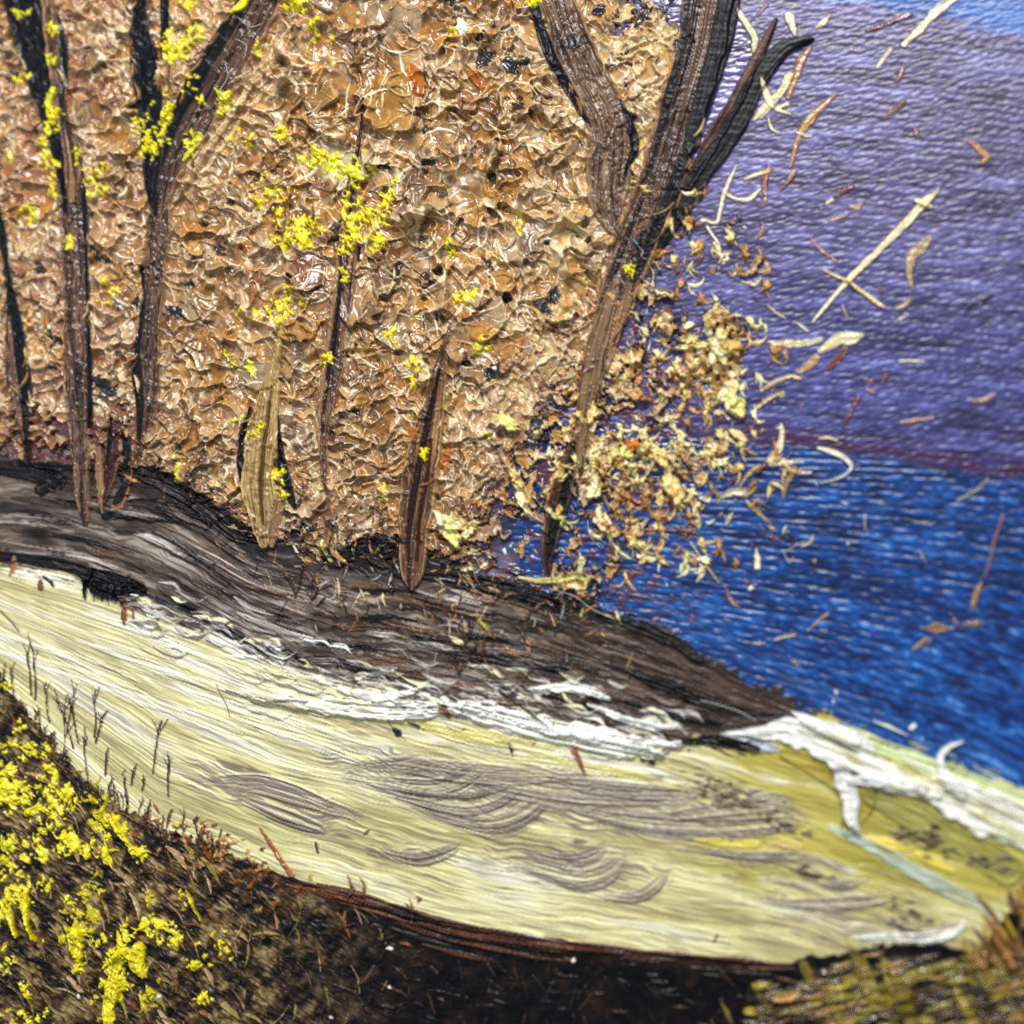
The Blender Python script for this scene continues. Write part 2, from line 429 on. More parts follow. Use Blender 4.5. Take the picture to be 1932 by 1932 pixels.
for k, i in DABIDS.items(): lut[k] = i
mm = cov > .5
L[mm] = lut[own[mm]]

LEAF_H = H.copy()
# petals of wet paint pressed over the scoops, and strings pulled out of them
def inbark(x, y): return False
PET = [[(128, 84, 40), (160, 112, 50), (172, 132, 78)], [(140, 108, 74), (176, 148, 108), (156, 120, 80)], [(100, 70, 46), (132, 102, 72), (160, 134, 98)], [(158, 104, 30), (176, 124, 46), (184, 144, 84)], [(190, 172, 126), (214, 202, 164), (164, 136, 90)], [(110, 66, 42), (138, 88, 56), (158, 118, 82)]]
npet = 0
while npet < 34:
    x = rng.uniform(-40, 1250); y = rng.uniform(-40, 1040)
    if fdens(x, y) < .82: continue
    npet += 1
    s = fsize(x, y) * rng.uniform(.35, .95)
    i = piece('leaf_dab', P_FOL) 
    k = rng.choice(6, p=[.26, .2, .2, .14, .08, .12]) if x < 950 else rng.choice(6, p=[.2, .22, .12, .14, .28, .04])
    dab(x, y, s * rng.uniform(.8, 1.35), s * rng.uniform(.45, .85), rng.uniform(-.6, 2.2), PET[k], h=s * .26 + 1.5, irr=.26, lab=i, rim=1.5, tip=rng.uniform(-.6, .6), streak=.14, soft=.3)
def scoop(x0, y0, a, b, ang, core, lip, h, lab=None):
    """a knife scoop: a smooth fan that climbs to a sharp curled lip"""
    _sc[0] += 1; sd = _sc[0] % 400
    r = max(a, b) * 1.5 + 6
    w = window(x0 - r, x0 + r, y0 - r, y0 + r)
    if X[w].size == 0: return
    x = X[w] - x0 + 9 * (vn(X[w] / 24, Y[w] / 24, sd) - .5) + 3 * (vn(X[w] / 9, Y[w] / 9, sd + 1) - .5); y = Y[w] - y0 + 9 * (vn(X[w] / 24, Y[w] / 24, sd + 2) - .5)
    ca, sa = math.cos(ang), math.sin(ang)
    p = (x * ca + y * sa) / a; q = (-x * sa + y * ca) / b
    q = q + .30 * (sd % 5 - 2) / 2 * (p * p - .3)
    fr = 1 - .55 * np.abs(q) ** 1.4 + .10 * np.sin(q * 5 + sd)                                    # the front edge
    wid = .30 + .70 * np.clip((p + 1) / 1.6, 0, 1)          # narrow where the knife set down
    e1 = (fr - p) * a; e2 = (wid - np.abs(q)) * b; e3 = (p + 1) * a
    al = ss(-1.2, 1.2, e1) * ss(0, .35 * b, e2) * ss(0, .9 * a, e3)
    rise = np.clip((p + 1) / 2, 0, 1.1)
    fan_ = vn(np.arctan2(q, p + 1.25) * 9, p * .6, sd + 3)
    hn = h * (rise ** 1.8 * 1.0 + .18 * (fan_ - .5) * rise) + 2.6 * np.exp(-np.maximum(e1, 0) / 2.4) + 1.6 * np.exp(-np.maximum(e2, 0) / 3.0) * rise
    g = np.clip(rise ** 2 * .75 + .9 * (fan_ - .5) * .6, 0, 1)
    col = mixpal(core, g) * (.86 + .28 * vn(X[w] / 16, Y[w] / 16, sd + 5))[..., None]
    mb = np.exp(-((vn(q1[w] / 15, q2[w] / 15, 140) - .5) / .05) ** 2)[..., None] * .45
    col = col * (1 - mb) + c255(206, 186, 146) * mb
    lm_ = np.clip(np.exp(-np.maximum(e1, 0) / 2.6) + .6 * np.exp(-np.maximum(e2, 0) / 2.2), 0, 1)[..., None]
    col = col * (1 - .85 * lm_) + c255(*lip) * .85 * lm_
    under = H[w]
    base = under * .25 + 8 * .75
    H[w] = under * (1 - al) + (base + hn) * al
    C[w] = C[w] * (1 - al[..., None]) + col * al[..., None]
    if lab is not None:
        Lw = L[w]; Lw[al > .5] = lab
LIPS = [(214, 192, 150), (190, 164, 128), (226, 214, 178), (168, 146, 118)]
ns_ = 0
while ns_ < 26:
    x = rng.uniform(-30, 1230); y = rng.uniform(-40, 930)
    if fdens(x, y) < .86 or fsize(x, y) < 33: continue
    ns_ += 1
    s = fsize(x, y) * rng.uniform(.75, 1.25)
    k = rng.choice(6, p=[.28, .18, .2, .16, .07, .11]) if x < 950 else rng.choice(6, p=[.22, .22, .12, .14, .26, .04])
    scoop(x, y, s * rng.uniform(.7, 1.15), s * rng.uniform(.5, 1.15), rng.normal(1.2, .85), [tuple(int(v_ * .84) for v_ in c_) for c_ in PET[k]], LIPS[rng.integers(0, 4)], s * rng.uniform(.30, .46), piece('leaf_dab', P_FOL))
for k in range(1700):
    x = rng.uniform(-60, 1300); y = rng.uniform(-60, 1050)
    if fdens(x, y) < .55: continue
    l = rng.uniform(.5, 1.5) * fsize(x, y); a = rng.uniform(-.6, 2.4); bnd = rng.choice((-1, 1)) * rng.uniform(.4, 1.6); w_ = rng.uniform(.8, 2.4)
    pts = []; xx, yy = x, y
    for q in range(4):
        pts.append((xx, yy, w_ * (.4, 1, .9, .3)[q])); xx += l / 3 * math.cos(a); yy += l / 3 * math.sin(a); a += bnd / 3
    pal = [[(226, 208, 170), (242, 232, 206)], [(182, 150, 108), (204, 174, 132)], [(64, 42, 28), (92, 62, 42)], [(186, 124, 50), (206, 150, 80)], [(46, 32, 26), (70, 48, 36)]][rng.choice(5, p=[.36, .26, .16, .14, .08])]
    stroke(pts, pal, rng.uniform(1.5, 4), bris=.5, edge=.2, soft=2.2, wob_=.3, fade=.92)
LEAF_H = H.copy()
# ------------------------------------------------------------------ bank
bt = poly(bank_top, X); bb = poly(bank_bot, X); sb = poly(sand_bot, X)
vb = (Y - bt) / np.maximum(bb - bt, 6)
acr = Y - (bt * (1 - np.clip(vb, 0, 1)) + bb * np.clip(vb, 0, 1)) + np.clip(vb, 0, 1) * 230 + 14 * (fbm(X / 60, Y / 40, 101) - .5) + 10 * (fbm(X / 18, Y / 14, 103) - .5) * ss(500, 900, X)
acr = acr + 16 * (fbm(X / 34, Y / 26, 109) - .5)
bstr = 0.5 * vn(X / 46, acr / 6, 104) + 0.5 * vn(X / 20, acr / 3.0, 105)
bh = 5 + 4.4 * (bstr - .3) + 3 * fbm(X / 30, acr / 8, 106)
t = fbm(X / 90, acr / 13, 107, 4)
bankc = mixpal([(26, 20, 18), (54, 44, 38), (82, 71, 62), (112, 100, 90), (154, 144, 134)], (t - .5) * 1.6 + .43 + .7 * (bstr - .5) + .20 * (vb - .5))
dk = ss(0.34, 0.0, vb + .3 * wob) * ss(.3, .55, fbm(X / 60, Y / 20, 108) + .12)
bankc = bankc * (1 - dk[..., None] * .85) + c255(20, 17, 22) * dk[..., None] * .85
br = ss(1000, 1350, X + 200 * wob) * .65
bankc = bankc * (1 - br[..., None]) + mixpal([(34, 24, 20), (62, 46, 38), (84, 66, 54)], t + .3 * (bstr - .5)) * br[..., None]
m = ss(-5, 5, Y - bt + 44 * wob + 30 * wob2 + 18 * (vn(X / 30, Y / 5, 100) - .5))
put(m, bh, bankc, P_BANK)

# ------------------------------------------------------------------ sand
ft = poly([(-900, 800), (0, 1062), (250, 1120), (520, 1235), (1000, 1350), (1400, 1430), (1932, 1590), (2500, 1790)], X); fb = poly([(-900, 960), (0, 1290), (300, 1550), (540, 1650), (1000, 1768), (1480, 1850), (1932, 1990), (2500, 2190)], X)
vs = np.clip((Y - ft) / np.maximum(fb - ft, 40), -.6, 1.6)
swirl = 26 * (fbm(X / 210, Y / 90, 110) - .5) * ss(350, 700, X) * ss(1750, 1400, X)
acr = vs * 350 + 5 * (fbm(X / 70, Y / 24, 111) - .5) + 1.6 * (vn(X / 12, Y / 8, 108) - .5) + swirl
r1 = vn(X / 90, acr / 4.4, 112); r2 = vn(X / 40, acr / 2.4, 113)
grn = np.sin(acr * 2 * np.pi / 7.6 + 3.5 * fbm(X / 60, acr / 25, 114))
sh = 7 + 1.5 * (r1 - .5) + 2.5 * (r2 - .5) + .3 * grn * (.1 + vn(X / 40, acr / 9, 115)) + 4 * fbm(X / 200, acr / 40, 116)
t = fbm(X / 260, acr / 26, 117, 4)
sandc = mixpal([(160, 150, 98), (194, 186, 130), (212, 206, 150), (220, 216, 174), (206, 202, 182)], (t - .5) * 1.7 + .5 + .30 * (r2 - .5))
wht = ss(.52, .72, fbm(X / 170, acr / 20, 118)) * ss(.62, .18, vs) * .8                     # whiter towards the bank
sandc = sandc * (1 - wht[..., None]) + c255(228, 226, 214) * wht[..., None]
gst = ss(.60, .74, r1 * .6 + r2 * .4) * .45
sandc = sandc * (1 - gst[..., None]) + c255(132, 120, 92) * gst[..., None]
grv = ss(.40, .22, vn(X / 46, acr / 2.1, 130)) * (.35 + .65 * vn(X / 120, acr / 30, 131)) * .55
sandc = sandc * (1 - grv[..., None]) + c255(118, 106, 78) * grv[..., None]
sh = sh - 1.2 * grv
# grey paint dragged through the wet sand in breaking waves
def bump(cx, cy, rx, ry, tilt=.16):
    return np.clip(1 - ((X - cx) / rx) ** 2 - ((Y - cy - tilt * (X - cx)) / ry) ** 2, 0, 1)
wreg = np.maximum.reduce([bump(850, 1475, 260, 52, .20), bump(1010, 1520, 230, 48, .22), bump(1300, 1525, 300, 60, .12) * 1.1, bump(1090, 1632, 190, 52, .12), bump(1560, 1650, 230, 60, .12) * .75, bump(520, 1505, 220, 46, .32) * .8, bump(1640, 1745, 200, 34, .02) * .7, bump(790, 1612, 110, 26, .1) * .6])
ph_ = (X + .9 * (Y - 1500) * 0 + 60 * fbm(X / 200, Y / 60, 132)) / 165.0
fr_ = ph_ - np.floor(ph_)
swo = 5 * np.sin(ph_ * 6.283) + 2 * np.sin(ph_ * 12.57 + 1.0)                                   # each sweep dips, then flicks upward
aw = acr + swo * ss(.02, .4, wreg) + 5 * (fbm(X / 50, Y / 24, 134) - .5)
wl = .6 * vn(X / 60, aw / 2.6, 135) + .4 * vn(X / 26, aw / 2.0, 136)
gm = ss(.50, .64, wl + .34 * (np.sqrt(wreg) - .62) + .25 * (fbm(X / 80, aw / 14, 137) - .5)) * ss(.0, .12, wreg)
gc = mixpal([(74, 64, 60), (104, 92, 86), (140, 128, 116), (92, 82, 78)], vn(X / 40, aw / 4, 138))
sandc = sandc * (1 - gm[..., None] * .7) + gc * gm[..., None] * .7
sh = sh * (1 - .6 * ss(0, .3, wreg)) + .6 * ss(0, .3, wreg) * (7 + 5.0 * (wl - .4)) + .6 * gm
olv = ss(1240, 1420, X + 120 * wob) * ss(1720, 1600, Y - .12 * (X - 1400) + 90 * wob) * ss(.3, .5, fbm(X / 120, acr / 30, 119) + .12)
olv = np.maximum(olv, ss(1640, 1850, X) * ss(1720, 1640, Y - .3 * (X - 1800)) * .9)
olv = np.clip(olv, 0, 1) * .85
sandc = sandc * (1 - olv[..., None]) + mixpal([(120, 112, 36), (158, 146, 50), (186, 174, 78), (146, 142, 66)], t + .35 * (r1 - .5)) * olv[..., None]
m = ss(-8, 8, Y - bb + 40 * wob + 24 * wob2 + 34 * (vn(X / 60, acr / 3.6, 120) - .5))
put(m, sh, sandc, P_SAND)

# ------------------------------------------------------------------ undergrowth
slant = X * 0.55 - Y * 0.83
grs = 0.5 * vn((X * .83 + Y * .55) / 17, slant / 3.6, 121) + .5 * vn((X * .83 + Y * .55) / 8, slant / 2.4, 122)
rough = fbm(X / 18, Y / 18, 123, 2)
lay_l = ss(820, 480, X + 160 * wob) * ss(2000, 1500, Y * .35 + X * 1.1 + 560)
lmix = ss(820, 420, X + 200 * wob) * .95
uh = 5 + 5 * (grs - .5) * (.4 + .6 * lmix) + (1.5 + 7.5 * lmix) * (rough - .5)
t = fbm(X / 20, Y / 20, 125, 4)
lc = mixpal([(16, 12, 12), (40, 29, 20), (76, 56, 32), (116, 96, 60), (150, 134, 92)], (t - .5) * 1.9 + .38 + 1.0 * (grs - .5))
dc = mixpal([(5, 5, 8), (10, 9, 12), (17, 13, 14), (36, 24, 17)], (t - .5) * 1.9 + .42 + .3 * (grs - .5))
lmix = ss(820, 420, X + 200 * wob) * .95
rmix = ss(1420, 1640, X + 120 * wob) * ss(1790, 1850, Y + 50 * wob)
lm = np.clip(lmix + rmix * .8, 0, 1)
uc = dc * (1 - lm[..., None]) + lc * lm[..., None]
rim = ss(40, 0, Y - sb) * ss(420, 560, X) * ss(1500, 1300, X)
uc = uc * (1 - rim[..., None] * .7) + mixpal([(44, 24, 20), (84, 50, 36), (60, 40, 34)], vn(X / 60, (Y - sb) / 4, 126)) * rim[..., None] * .7
ragg = 16 * wob2 * ss(600, 300, X) * 2 + 10 * wob + 14 * (vn(X / 7, slant / 40, 127) - .5) * ss(700, 300, X) + 6 * (vn(X / 40, (Y - sb) / 5, 128) - .5) \
    + 20 * (fbm(X / 12 + Y / 30, Y / 30, 129) - .5) * ss(1440, 1540, X)
m = ss(-4, 4, Y - sb + ragg)
put(m, uh, uc, P_UNDER)

# ================================================================== details on the bank and sand
GREY = [(64, 54, 52), (96, 84, 80), (128, 116, 108), (158, 148, 138)]
WHITE = [(196, 194, 182), (226, 226, 218), (240, 240, 235), (208, 210, 204), (232, 230, 218)]
BLACK = [(6, 6, 10), (12, 12, 17), (22, 20, 23)]
# dark strokes of the bank
def sp(label=None, parent=P_BANK, name='brush_stroke', mat=None):
    mat = mat or ('sand' if parent == P_SAND else 'dark')
    return piece(name, parent, label, mat)
i = sp(); stroke([(-30, 1052, 8), (30, 1050, 10), (90, 1062, 12), (140, 1070, 10), (165, 1082, 14)], BLACK, 5, lab=i, bris=1.8)
i = sp('ragged black dab at the upper edge of the sand'); stroke([(150, 1075, 10), (190, 1095, 24), (225, 1108, 26), (262, 1112, 14)], BLACK, 7, dry=.45, lab=i, bris=3, wob_=.5, freq=.5)
for k in range(26):
    x = rng.uniform(165, 262); y = 1098 + (x - 165) * .15
    stroke([(x - 4, y, 4), (x + rng.uniform(-10, 4), y + rng.uniform(22, 36), 1.0)], BLACK, 3, bris=.5, lab=i)
for a in ([(0, 885, 9), (60, 890, 14), (110, 905, 20), (80, 925, 12)], [(60, 878, 6), (200, 884, 9), (300, 905, 16), (380, 950, 18), (440, 1000, 20), (485, 1014, 10)],
          [(200, 975, 8), (250, 960, 18), (330, 968, 20), (390, 990, 14)], [(640, 1060, 10), (690, 1030, 22), (740, 1050, 26), (770, 1080, 14)],
          [(800, 1085, 8), (850, 1090, 16), (930, 1110, 18), (1010, 1125, 14), (1090, 1150, 8)], [(1130, 1160, 6), (1200, 1180, 10), (1260, 1206, 12), (1320, 1240, 8)],
          [(390, 1170, 4), (430, 1188, 10), (480, 1215, 8), (540, 1245, 4)], [(560, 1240, 3), (640, 1250, 9), (720, 1262, 7), (800, 1262, 4)],
          [(780, 1200, 4), (860, 1225, 14), (930, 1240, 12), (1000, 1262, 6)], [(1160, 1260, 5), (1250, 1290, 12), (1330, 1320, 14), (1420, 1350, 12), (1490, 1355, 4)]):
    i = sp(); stroke(a, BLACK + [(44, 34, 32)], 3, dry=.42, dry0=.2, bris=2.2, wob_=.35, lab=i)
# grey streaks of the bank, drawn along it
for k in range(170):
    x = rng.uniform(-40, 1330); vv = rng.uniform(.12, .95) ** .8
    L_ = rng.uniform(50, 190)
    pts = []
    for q in (0, .33, .66, 1):
        xx = x + L_ * q
        b0 = np.interp(xx, [p[0] for p in bank_top], [p[1] for p in bank_top]); b1 = np.interp(xx, [p[0] for p in bank_bot], [p[1] for p in bank_bot])
        pts.append((xx, b0 + (b1 - b0) * vv + rng.uniform(-4, 4), rng.uniform(2.5, 8) * (1 if 0 < q < 1 else .4)))
    pal = [GREY, [(100, 90, 84), (160, 152, 144), (206, 202, 196)], [(50, 40, 36), (76, 64, 58)], BLACK, [(76, 56, 40), (104, 80, 58)]][rng.choice(5, p=[.3, .14, .24, .14, .18] if x > 380 else [.24, .03, .35, .2, .18])]
    if x > 1000: pal = [[(40, 30, 26), (66, 50, 42)], BLACK, [(84, 68, 58), (110, 94, 82)]][rng.integers(0, 3)]
    stroke(pts, pal, 1.6, dry=.55, dry0=.3, bris=1.3, freq=.45, wob_=.3, soft=6)
# swirled pale paint between bank and sand
for k in range(230):
    x = rng.uniform(230, 1300)
    y0 = np.interp(x, [0, 230, 420, 560, 800, 1000, 1200, 1320], [1090, 1140, 1225, 1270, 1300, 1320, 1350, 1375])
    y = y0 + rng.normal(0, 32)
    r = rng.uniform(8, 34); sg = rng.choice((-1, 1))
    pts = [(x - r, y - r * .25, 1.0), (x - r * .3, y + sg * r * .18, rng.uniform(2, 5)), (x + r * .5, y + sg * r * .28 + 4, rng.uniform(2, 5)), (x + r * 1.1, y - sg * r * .2 + 8, 1.0)]
    pal = [WHITE, [(150, 144, 136), (200, 197, 188)], GREY, [(206, 200, 160), (226, 222, 190)]][rng.choice(4, p=[.2, .34, .32, .14])]
    stroke(pts, pal, 2.4, dry=.42, dry0=.2, bris=1.5, freq=.5, edge=.4, soft=4)
# the white crest
i = sp('long white crest of thick paint along the top of the sand', P_SAND, mat='thick')
stroke([(480, 1312, 5), (560, 1326, 11), (660, 1336, 16), (760, 1342, 18), (850, 1336, 14), (920, 1352, 13), (1000, 1378, 15), (1090, 1396, 18), (1180, 1414, 15), (1250, 1424, 6)],
       WHITE + [(190, 188, 178)], 7, bris=2.4, dry=.42, dry0=.3, freq=.3, lab=i, wob_=.5, edge=1.2, soft=5)
i = sp('white stroke rising over the crest', P_SAND, mat='thick')
stroke([(850, 1330, 5), (930, 1340, 9), (1030, 1366, 14), (1140, 1388, 14), (1240, 1402, 8), (1300, 1402, 3)], WHITE + [(196, 206, 196)], 6, bris=2, lab=i, dry=.45, dry0=.3, edge=1, wob_=.4)
for a in ([(640, 1300, 3), (700, 1312, 8), (760, 1310, 6), (800, 1296, 2)], [(1000, 1300, 2), (1060, 1296, 9), (1110, 1302, 10), (1150, 1318, 4)],
          [(1110, 1330, 3), (1170, 1352, 7), (1230, 1370, 6), (1290, 1376, 2)], [(430, 1300, 3), (500, 1314, 7), (580, 1318, 5)]):
    i = sp(None, P_SAND, mat='thick'); stroke(a, WHITE, 6, bris=2.4, dry=.35, lab=i, wob_=.4)
# yellow green strokes under the crest
for a in ([(770, 1362, 4), (860, 1382, 14), (960, 1400, 14), (1060, 1420, 10)], [(930, 1425, 5), (1060, 1440, 12), (1180, 1462, 10), (1300, 1490, 5)]):
    stroke(a, [(190, 182, 96), (206, 198, 120), (168, 162, 88)], 1.4, dry=.6, dry0=.42, bris=1.2, soft=8, wob_=.3, freq=.45)
# pale broad brushing at the left
for k in range(46):
    x = rng.uniform(-60, 520); y = 1130 + (x + 60) * .27 + rng.uniform(-36, 120)
    stroke([(x, y, 2), (x + 70, y + 22, rng.uniform(3, 8)), (x + 160, y + 50, rng.uniform(3, 9)), (x + 240, y + 84, 2)],
           [[(214, 208, 176), (232, 230, 214)], [(190, 182, 140), (214, 206, 160)], WHITE, [(150, 142, 112), (186, 176, 134)]][rng.choice(4, p=[.4, .3, .15, .15])], 1.2, dry=.55, dry0=.38, bris=1.0, freq=.5, fade=.75, soft=6)
# grey waves dragged through the sand
WAVE = [(86, 76, 72), (116, 104, 98), (150, 138, 122), (100, 90, 88)]
def wave(pts, dry=.45, dry0=.3, h=2.2, pal=WAVE, lab=None, freq=.30):
    c = spline(pts, 5); n = len(c)
    d = np.gradient(c[:, :2], axis=0); d /= np.maximum(np.linalg.norm(d, axis=1, keepdims=True), 1e-6)
    nrm = np.stack([-d[:, 1], d[:, 0]], 1)
    wm = c[:, 2].max() * 1.45
    stroke(pts, pal, .6, dry=.66, dry0=.50, bris=.8, freq=.6, wob_=.3, lab=lab, edge=0, soft=8, fade=.5)
    for k in range(int(wm * 1.25) + 2):
        t = rng.uniform(-1, 1); f0 = rng.uniform(0, .35); f1 = rng.uniform(.55, 1.0)
        u = np.linspace(f0, f1, 6) * (n - 1)
        idx = u.astype(int); fr = u - idx; jdx = np.minimum(idx + 1, n - 1)
        P_ = c[idx] * (1 - fr[:, None]) + c[jdx] * fr[:, None]
        w0 = np.maximum(P_[:, 2] * 1.45, wm * .5)
        lift = np.linspace(0, 1, 6) ** 3 * rng.uniform(-4, 2)
        xx = P_[:, 0] + nrm[idx, 0] * t * w0; yy = P_[:, 1] + nrm[idx, 1] * t * w0 + lift
        lw = rng.uniform(.6, 1.5)
        pl = [pal, [(196, 188, 150), (222, 216, 180)], [(70, 60, 58), (96, 84, 80)], [(140, 128, 112), (170, 158, 132)]][rng.choice(4, p=[.5, .16, .2, .14])]
        stroke([(xx[q], yy[q], lw * (.3, .9, 1.1, 1.0, .8, .3)[q]) for q in range(6)], pl, 1.5, bris=.4, edge=.2, wob_=.3, soft=2.4, lab=lab, fade=.9)
for a in ([(640, 1452, 4), (740, 1440, 10), (840, 1452, 14), (960, 1462, 14), (1060, 1462, 8), (1100, 1462, 3)],
          [(650, 1466, 6), (740, 1480, 14), (820, 1488, 18), (880, 1470, 16), (915, 1448, 6)],
          [(720, 1488, 6), (810, 1512, 14), (890, 1522, 20), (950, 1505, 18), (985, 1482, 6)],
          [(780, 1522, 5), (880, 1552, 12), (950, 1556, 18), (1005, 1530, 16), (1030, 1508, 5)],
          [(900, 1478, 6), (1020, 1500, 14), (1150, 1512, 18), (1290, 1512, 16), (1400, 1500, 6)],
          [(1000, 1470, 5), (1120, 1486, 12), (1220, 1496, 12), (1290, 1500, 6)],
          [(1060, 1520, 6), (1200, 1550, 16), (1350, 1560, 20), (1470, 1552, 16), (1525, 1545, 5)],
          [(1250, 1545, 4), (1380, 1530, 14), (1470, 1520, 18), (1520, 1540, 10)],
          [(960, 1620, 5), (1040, 1650, 14), (1110, 1662, 18), (1160, 1640, 14), (1180, 1610, 4)],
          [(1000, 1608, 5), (1070, 1622, 12), (1120, 1615, 14), (1150, 1590, 4)],
          [(1120, 1690, 3), (1200, 1690, 8), (1240, 1668, 8), (1262, 1640, 3)],
          [(1280, 1600, 4), (1400, 1618, 10), (1520, 1622, 12), (1600, 1640, 5)],
          [(1400, 1690, 3), (1520, 1705, 8), (1640, 1700, 10), (1700, 1690, 4)],
          [(1530, 1660, 3), (1590, 1672, 9), (1640, 1660, 4)],
          [(380, 1472, 4), (480, 1478, 14), (560, 1500, 14), (640, 1530, 8), (700, 1545, 3)],
          [(440, 1500, 4), (520, 1535, 12), (590, 1560, 10), (620, 1572, 3)],
          [(720, 1605, 4), (790, 1618, 10), (850, 1602, 8), (870, 1588, 2)]):
    i = sp(None, P_SAND, 'wave_stroke'); wave(a, lab=i)
for k in range(0):
    g = [(870, 1475, 110, 26), (940, 1540, 100, 30), (1080, 1640, 100, 30), (1300, 1540, 160, 40), (760, 1450, 90, 18), (1560, 1690, 120, 30)][rng.integers(0, 6)]
    x = rng.normal(g[0], g[2] * .7); y = rng.normal(g[1], g[3] * .7); l = rng.uniform(24, 62)
    pal = WAVE if rng.random() < .6 else [(232, 228, 200), (214, 208, 176)]
    wave([(x - l, y - l * .12, 1.2), (x - l * .2, y + l * .16, rng.uniform(1.5, 3.4)), (x + l * .45, y + l * .02, rng.uniform(1.5, 3)), (x + l * .8, y - l * .35, .8)], .3, .15, 2.2, pal, freq=.6)
# right part: white, pale green, grey blue, yellow and brown strokes
i = sp('pale green edge stroke between sand and lake', P_SAND)
stroke([(1540, 1372, 5), (1640, 1402, 13), (1740, 1440, 16), (1840, 1482, 20), (1960, 1536, 26), (2100, 1596, 24)], [(150, 166, 110), (190, 200, 146), (206, 214, 170)], 4, bris=1.6, lab=i)
stroke([(1480, 1420, 10), (1560, 1450, 26), (1620, 1500, 30), (1600, 1560, 16)], [(138, 124, 40), (164, 148, 58), (150, 140, 50)], 3, dry=.2, bris=1.6)
stroke([(1640, 1500, 16), (1720, 1530, 34), (1800, 1580, 34), (1900, 1640, 30)], [(134, 128, 56), (164, 156, 72), (120, 116, 60)], 3, dry=.2, bris=1.6)
i = sp('broad white knife stroke of thick paint at the tip of the dark bank', P_SAND, mat='thick')
stroke([(1360, 1390, 7), (1430, 1384, 15), (1500, 1380, 26), (1560, 1398, 34), (1620, 1428, 32), (1680, 1462, 22), (1740, 1486, 8)], WHITE, 8, bris=2.8, freq=.2, lab=i, wob_=.35, edge=1.4, soft=6, dry=.3, dry0=.1)
i = sp('white spike of paint on the upper edge', P_SAND, mat='thick')
stroke([(1494, 1343, 2), (1512, 1352, 7), (1540, 1366, 12), (1580, 1384, 12), (1620, 1400, 4)], WHITE, 10, bris=1.4, lab=i)
i = sp('white stroke trailing down with a grey shadowed edge', P_SAND, mat='thick')
stroke([(1586, 1448, 12), (1598, 1482, 17), (1604, 1516, 15), (1608, 1545, 9), (1622, 1570, 3)], [(190, 190, 186), (232, 232, 226), (214, 214, 208)], 10, bris=3.4, freq=.22, lab=i, wob_=.45, cross=3)
i = sp('white stroke along the lower side', P_SAND, mat='thick')
stroke([(1600, 1470, 6), (1660, 1474, 13), (1720, 1486, 14), (1772, 1500, 5)], [(214, 218, 218), (236, 236, 232), (196, 206, 208)], 8, bris=1.6, lab=i)
i = sp('large white ribbon of paint by the blue water', P_SAND, mat='thick')
stroke([(1730, 1478, 10), (1790, 1498, 34), (1850, 1524, 42), (1920, 1548, 42), (2000, 1580, 44), (2080, 1610, 30)], WHITE + [(220, 212, 196), (196, 204, 170)], 8, bris=2.8, freq=.2, lab=i, edge=1.4, wob_=.3, soft=6, dry=.3, dry0=.12)
for k in range(60):
    x = rng.uniform(1500, 1950); y = 1385 + (x - 1500) * .40 + rng.normal(0, 26); l = rng.uniform(30, 100); w_ = rng.uniform(1.2, 4)
    stroke([(x, y, w_ * .4), (x + l * .5, y + l * .2, w_), (x + l, y + l * .43, .6)], [[(214, 212, 190), (236, 234, 220)], [(190, 196, 140), (210, 212, 166)], [(172, 160, 80), (196, 184, 110)]][rng.choice(3, p=[.45, .3, .25])], 2.4, dry=.35, bris=1.2, wob_=.3, soft=4)
i = sp('curled white hook of paint against the blue water', P_SAND, mat='thick')
stroke([(1816, 1400, 2), (1794, 1408, 5), (1776, 1424, 7), (1774, 1446, 8), (1788, 1470, 13), (1812, 1496, 10)], WHITE, 9, bris=.8, lab=i, wob_=.05)
i = sp('grey white stroke below the dark gap', P_SAND)
stroke([(1370, 1390, 7), (1410, 1400, 14), (1440, 1408, 13), (1470, 1414, 4)], [(140, 146, 152), (196, 202, 206), (110, 112, 116)], 4, bris=2, lab=i)
stroke([(1290, 1400, 4), (1340, 1396, 12), (1390, 1404, 12), (1430, 1412, 5)], BLACK + [(44, 34, 30)], 2, bris=2)
i = sp('pale blue grey stroke across the lower sand', P_SAND)
stroke([(1570, 1562, 6), (1650, 1598, 12), (1720, 1640, 14), (1790, 1676, 15), (1866, 1716, 9)], [(150, 168, 166), (190, 200, 176), (136, 156, 164), (208, 212, 180)], 1.8, dry=.52, dry0=.34, bris=1.6, lab=i, soft=7, wob_=.3)
for a, pal in (([(1310, 1584, 3), (1370, 1590, 8), (1430, 1592, 6)], 'y'), ([(1450, 1595, 3), (1480, 1592, 7), (1510, 1598, 5)], 'o'), ([(1728, 1608, 4), (1760, 1624, 10), (1796, 1642, 6)], 'y'),
               ([(1640, 1578, 3), (1680, 1592, 9), (1720, 1600, 5)], 'y')):
    i = sp(None, P_SAND); stroke(a, [(206, 186, 60), (222, 206, 90), (190, 174, 80)] if pal == 'y' else [(196, 160, 90), (210, 180, 110)], 2, dry=.45, lab=i, bris=1.6)
